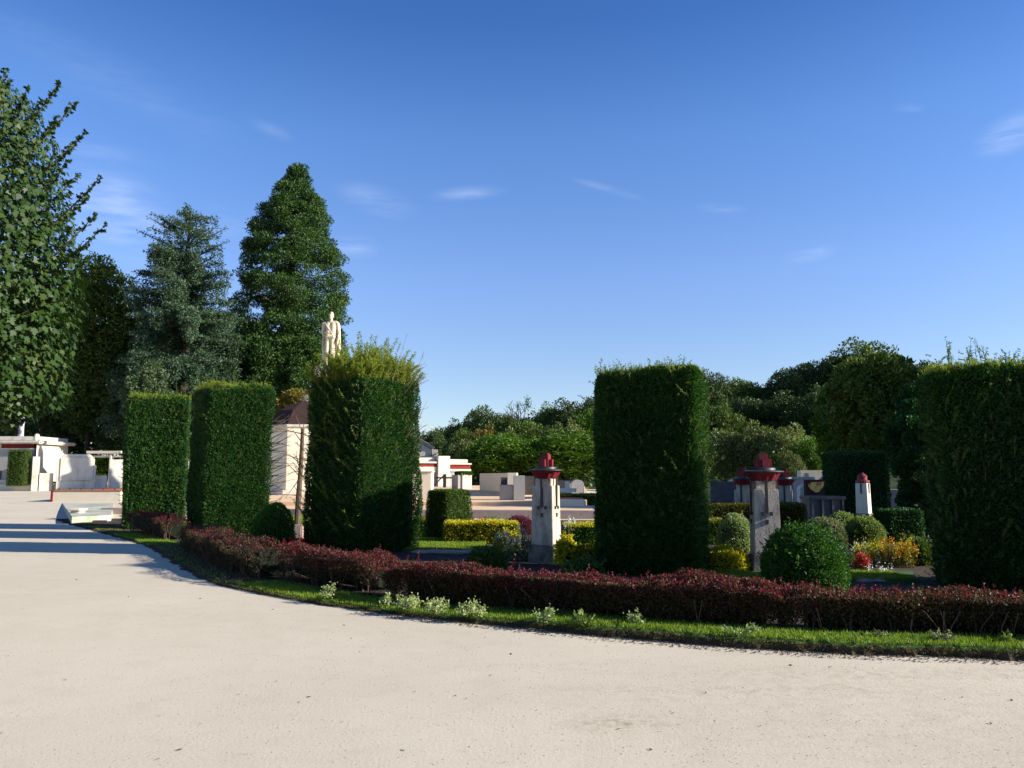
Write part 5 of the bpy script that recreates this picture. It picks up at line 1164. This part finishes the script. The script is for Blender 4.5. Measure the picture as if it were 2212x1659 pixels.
for px, py in ((330, 462), (345, 470), (322, 470), (404, 440), (398, 452), (412, 460), (418, 475), (440, 484), (470, 488), (490, 492), (492, 520), (478, 545), (360, 480), (300, 500)):
    q = A(px, py, YC + rng.uniform(-.5, .5)); p = (q.x - c0.x, q.y - YC, q.z); z0_ = max(p[2] - 1.4, 8); m.tube([(p[0] * .2, 0, z0_), (p[0] * .6, p[1] * .5, (z0_ + p[2]) / 2), p], [.07, .05, .02], 5)
    for t in np.linspace(.3, 1, 6): C.append((p[0] * (.2 + .8 * t), p[1] * t, z0_ + (p[2] - z0_) * t, .34 - .16 * t, .3 - .12 * t, .12))
link('crown', np_mesh('cedar_crown', clump_leaves(C, 230000, .21, .42, up=.1, rmin=.4), 4), M['cedar'], root); m.build('trunk', M['bark_dark'], root)

# near broad-leaved tree at the left edge
YP = 10.0; pc = A(-150, 560, YP); root = thing('broad_leaved_tree', 'near tree with large lobed leaves at the left edge of the photo', 'tree', (pc.x, YP, 0)); C = []
rprof = [(150, 80), (200, 175), (300, 235), (400, 270), (500, 290), (600, 300), (700, 290), (800, 290), (860, 270), (905, 190)]
zz = [A(-150, p[0], YP).z for p in rprof][::-1]; rr = [p[1] / F * YP for p in rprof][::-1]
n = 38000; z = rng.uniform(zz[0] - .05, zz[-1] + .3, n); a = rng.uniform(0, 6.28, n)
q = np.interp(z, zz, rr) * (1 - .40 * rng.random(n) ** 1.6); P = np.c_[q * np.cos(a), q * np.sin(a), z]
P += (wave(P, 3.0, 61) * .10)[:, None] * np.c_[np.cos(a), np.sin(a), np.zeros(n)]
keep = wave(P, 4.5, 62) + rng.uniform(-.9, .9, n) > -.55; P, a = P[keep], a[keep]; n = len(P)
out = np.c_[np.cos(a), np.sin(a), np.full(n, .45)] + rnd_dir(n) * .55; D = np.c_[np.cos(a) * .5, np.sin(a) * .5, np.full(n, -.7)] + rnd_dir(n) * .6
hi = np.clip((P[:, 2] - 4.2) / 2.6, 0, 1); V1 = lobed_leaves(P, D, out, (.092 - .044 * hi) * rng.uniform(.55, 1.25, n))
m = MB(); BP, BD = [], []
tips = [(14, 150), (60, 190), (128, 178), (165, 220), (125, 250), (186, 285), (160, 310), (170, 375), (216, 384), (190, 425), (228, 486), (196, 520), (188, 560), (150, 600), (20, 170), (90, 215), (150, 345), (205, 465)]
for px, py in tips:
    tp = A(px, py, YP + rng.uniform(-.5, .5)); p1_ = Vector((tp.x - pc.x, tp.y - YP, tp.z)); p0 = Vector((p1_.x * .35, p1_.y * .3, p1_.z - 1.0)); mid = p0.lerp(p1_, .55) + Vector((.05, 0, -.14))
    pts = [p0, p0.lerp(mid, .5), mid, mid.lerp(p1_, .55) + Vector((0, 0, -.02)), p1_]; m.tube(pts, [.022, .018, .013, .009, .004], 5)
    k = 130; t = rng.uniform(.25, 1.02, k); Q = np.stack([np.interp(t, np.linspace(0, 1, 5), [x[j] for x in pts]) for j in range(3)], -1) + rng.normal(size=(k, 3)) * (.045 * (1.15 - t))[:, None]
    BP.append(Q); BD.append(rnd_dir(k) + np.array([.35, 0, .1]))
BP, BD = np.concatenate(BP), np.concatenate(BD); V2 = lobed_leaves(BP, BD, rnd_dir(len(BP)) + np.array([0, 0, 1.1]), .052 * rng.uniform(.6, 1.3, len(BP)))
link('crown', np_mesh('lobed_leaves', np.concatenate([V1, V2]), len(LOBED)), M['plane'], root)
m.tube([(0, 0, -.1), (.02, .02, 1.2), (0, 0, 2.6), (.03, 0, 4.4), (.05, 0, 5.6)], [.14, .12, .11, .06, .02], 10)
for k in range(14):
    a = k * 2.4; z0_ = 2.2 + .19 * k; r_ = 1.1; m.tube([(0, 0, z0_), (r_ * .5 * math.cos(a), r_ * .5 * math.sin(a), z0_ + .45), (r_ * math.cos(a), r_ * math.sin(a), z0_ + .8)], [.05, .035, .012], 6)
m.build('trunk', M['bark'], root)

# added unseen right of the frame: yew block and trees, there to cast shade
yew_block('added unseen yew block beyond the right edge, casting shade inward', Vector((11.2, 9.9, 0)), R(4), 1.8, 1.7, 3.9, 14000, top_shoots=10, side_shoots=0, seed=71, leaf=.09, wts=(1, 1, 1, 1, 1))
for i, (x, y, h) in enumerate(((26, 29.9, 11), (35, 28.4, 13), (31, 35, 12.5))):
    o = copy_thing(protos['a'], ['added unseen shade tree beyond the right edge, nearest of three', 'added unseen shade tree beyond the right edge, tallest of three', 'added unseen shade tree beyond the right edge, farthest back of three'][i], (x, y, 0), i * 1.7, (3.6, 3.6, h / 2.2), 'added shade trees beyond the right edge', {'crown': M['t_dark']})

# ------------------------------------------------------------------ sky, sun, camera
W = bpy.data.worlds.new('World'); scn.world = W; W.use_nodes = True; nt = W.node_tree; N, L = nt.nodes, nt.links; N.clear()
sky = N.new('ShaderNodeTexSky'); sky.sky_type = 'NISHITA'; sky.sun_disc = False; sky.sun_elevation = SUN_EL; sky.sun_rotation = math.atan2(SUN.x, SUN.y)
sky.air_density = 1.0; sky.dust_density = .15; sky.ozone_density = 2.6; sky.altitude = 300
hs = N.new('ShaderNodeHueSaturation'); hs.inputs['Saturation'].default_value = 1.02; hs.inputs['Value'].default_value = 1.0; L.new(sky.outputs[0], hs.inputs['Color'])
tint = N.new('ShaderNodeMixRGB'); tint.blend_type = 'MULTIPLY'; tint.inputs[0].default_value = 1; L.new(hs.outputs[0], tint.inputs[1])
tcs = N.new('ShaderNodeTexCoord'); sx = N.new('ShaderNodeSeparateXYZ'); L.new(tcs.outputs['Generated'], sx.inputs[0])
tr_ = ramp(N, [(0, (.95, .96, 1.10)), (.13, (1.0, .98, 1.14)), (.24, (1.02, 1.06, 1.34)), (.397, (.80, 1.04, 1.42)), (.51, (.48, .78, 1.24)), (.8, (.34, .6, 1.0))]); L.new(sx.outputs['Z'], tr_.inputs[0]); L.new(tr_.outputs[0], tint.inputs[2])
tc = N.new('ShaderNodeTexCoord'); out = tint.outputs[0]
def math_(op, a, b=None):
    k = N.new('ShaderNodeMath'); k.operation = op
    for i, x in enumerate((a, b)):
        if x is None: continue
        if isinstance(x, (int, float)): k.inputs[i].default_value = x
        else: L.new(x, k.inputs[i])
    return k.outputs[0]
nmp = N.new('ShaderNodeMapping'); nmp.inputs['Scale'].default_value = (6, 6, 34); L.new(tc.outputs['Generated'], nmp.inputs['Vector'])
nz = N.new('ShaderNodeTexNoise'); nz.inputs['Scale'].default_value = 2.2; nz.inputs['Detail'].default_value = 7; nz.inputs['Roughness'].default_value = .6; L.new(nmp.outputs[0], nz.inputs['Vector'])
nr = N.new('ShaderNodeMapRange'); nr.inputs['From Min'].default_value = .33; nr.inputs['From Max'].default_value = .68; L.new(nz.outputs['Fac'], nr.inputs['Value'])
tot = None
# thin cirrus wisps: (direction by picture point, half sizes in radians, tilt, amount)
for px, py, a_, b_, tilt, amt in ((255, 460, .075, .050, -.5, .75), (815, 432, .055, .020, -.25, .38), (1010, 417, .052, .010, .10, .42), (1312, 408, .055, .006, -.32, .32), (1556, 450, .032, .007, -.15, .34),
                                  (1755, 545, .034, .013, .15, .38), (2190, 288, .040, .022, .25, .75), (1965, 232, .018, .006, -.2, .3), (760, 533, .035, .016, 0, .4), (588, 282, .03, .010, -.3, .2), (470, 480, .05, .02, 0, .25), (230, 170, .16, .035, -.3, .14), (215, 325, .07, .015, 0, .18)):
    c = ray(px, py).normalized(); rt = c.cross(Vector((0, 0, 1))).normalized(); up = rt.cross(c).normalized()
    r2_ = rt * math.cos(tilt) + up * math.sin(tilt); u2 = up * math.cos(tilt) - rt * math.sin(tilt)
    def dot(v, o_):
        k = N.new('ShaderNodeVectorMath'); k.operation = 'DOT_PRODUCT'; L.new(tc.outputs['Generated'], k.inputs[0]); k.inputs[1].default_value = v; return math_('SUBTRACT', k.outputs['Value'], o_)
    dx = math_('DIVIDE', dot(r2_, 0.0), a_); dy = math_('DIVIDE', dot(u2, 0.0), b_)
    d = math_('SQRT', math_('ADD', math_('MULTIPLY', dx, dx), math_('MULTIPLY', dy, dy)))
    mr = N.new('ShaderNodeMapRange'); mr.interpolation_type = 'SMOOTHSTEP'; mr.inputs['From Min'].default_value = 1.15; mr.inputs['From Max'].default_value = 0.0; L.new(d, mr.inputs['Value'])
    front = N.new('ShaderNodeVectorMath'); front.operation = 'DOT_PRODUCT'; L.new(tc.outputs['Generated'], front.inputs[0]); front.inputs[1].default_value = c
    fr = math_('GREATER_THAN', front.outputs['Value'], 0.0)
    w_ = math_('MULTIPLY', math_('MULTIPLY', mr.outputs[0], fr), amt * .36); tot = w_ if tot is None else math_('MAXIMUM', tot, w_)
cf_ = math_('MULTIPLY', tot, nr.outputs[0])
mx = N.new('ShaderNodeMixRGB'); L.new(cf_, mx.inputs[0]); L.new(out, mx.inputs[1]); mx.inputs[2].default_value = (7.5, 8.0, 9.2, 1); out = mx.outputs[0]
bg = N.new('ShaderNodeBackground'); bg.inputs['Strength'].default_value = .072; L.new(out, bg.inputs['Color'])
wo = N.new('ShaderNodeOutputWorld'); L.new(bg.outputs[0], wo.inputs['Surface'])
sl_ = bpy.data.lights.new('sun', 'SUN'); sl_.energy = 5.0; sl_.angle = R(.5); sl_.color = (1.0, .93, .82)
so_ = bpy.data.objects.new('sun', sl_); COL.objects.link(so_); so_.rotation_euler = (-SUN).to_track_quat('-Z', 'Y').to_euler()
cam = bpy.data.cameras.new('camera'); cam.sensor_width = 36; cam.lens = 36 * F / 2212; cam.clip_end = 3000; cam.clip_start = .05
co = bpy.data.objects.new('camera', cam); COL.objects.link(co); co.location = (0, 0, EYE); co.rotation_euler = (math.pi / 2 + TH, 0, 0); scn.camera = co
vs = scn.view_settings; vs.view_transform = 'Standard'; vs.look = 'None'; vs.exposure = 1.15; vs.gamma = 1.0
scn.cycles.max_bounces = 5; scn.cycles.diffuse_bounces = 3; scn.cycles.glossy_bounces = 2; scn.cycles.transmission_bounces = 3; scn.cycles.use_denoising = True

for o in scn.objects:
    if o.parent and o.type == 'MESH' and o.name.split('.')[0] in ('shoot_stems', 'stems', 'bare_twigs', 'bare_shoots', 'wild_shoots', 'pale_sprigs', 'sprigs', 'red_sprigs', 'stray_shoots', 'sprig_stems', 'top_stems', 'top_growth', 'twig_stems', 'tied_twigs', 'blossoms', 'leaves', 'red_leaves', 'foliage', 'new_growth', 'tall_leaders', 'crown'):
        o['kind'] = 'stuff' if 'crown' not in o.name else o.get('kind', '') or 'thing'
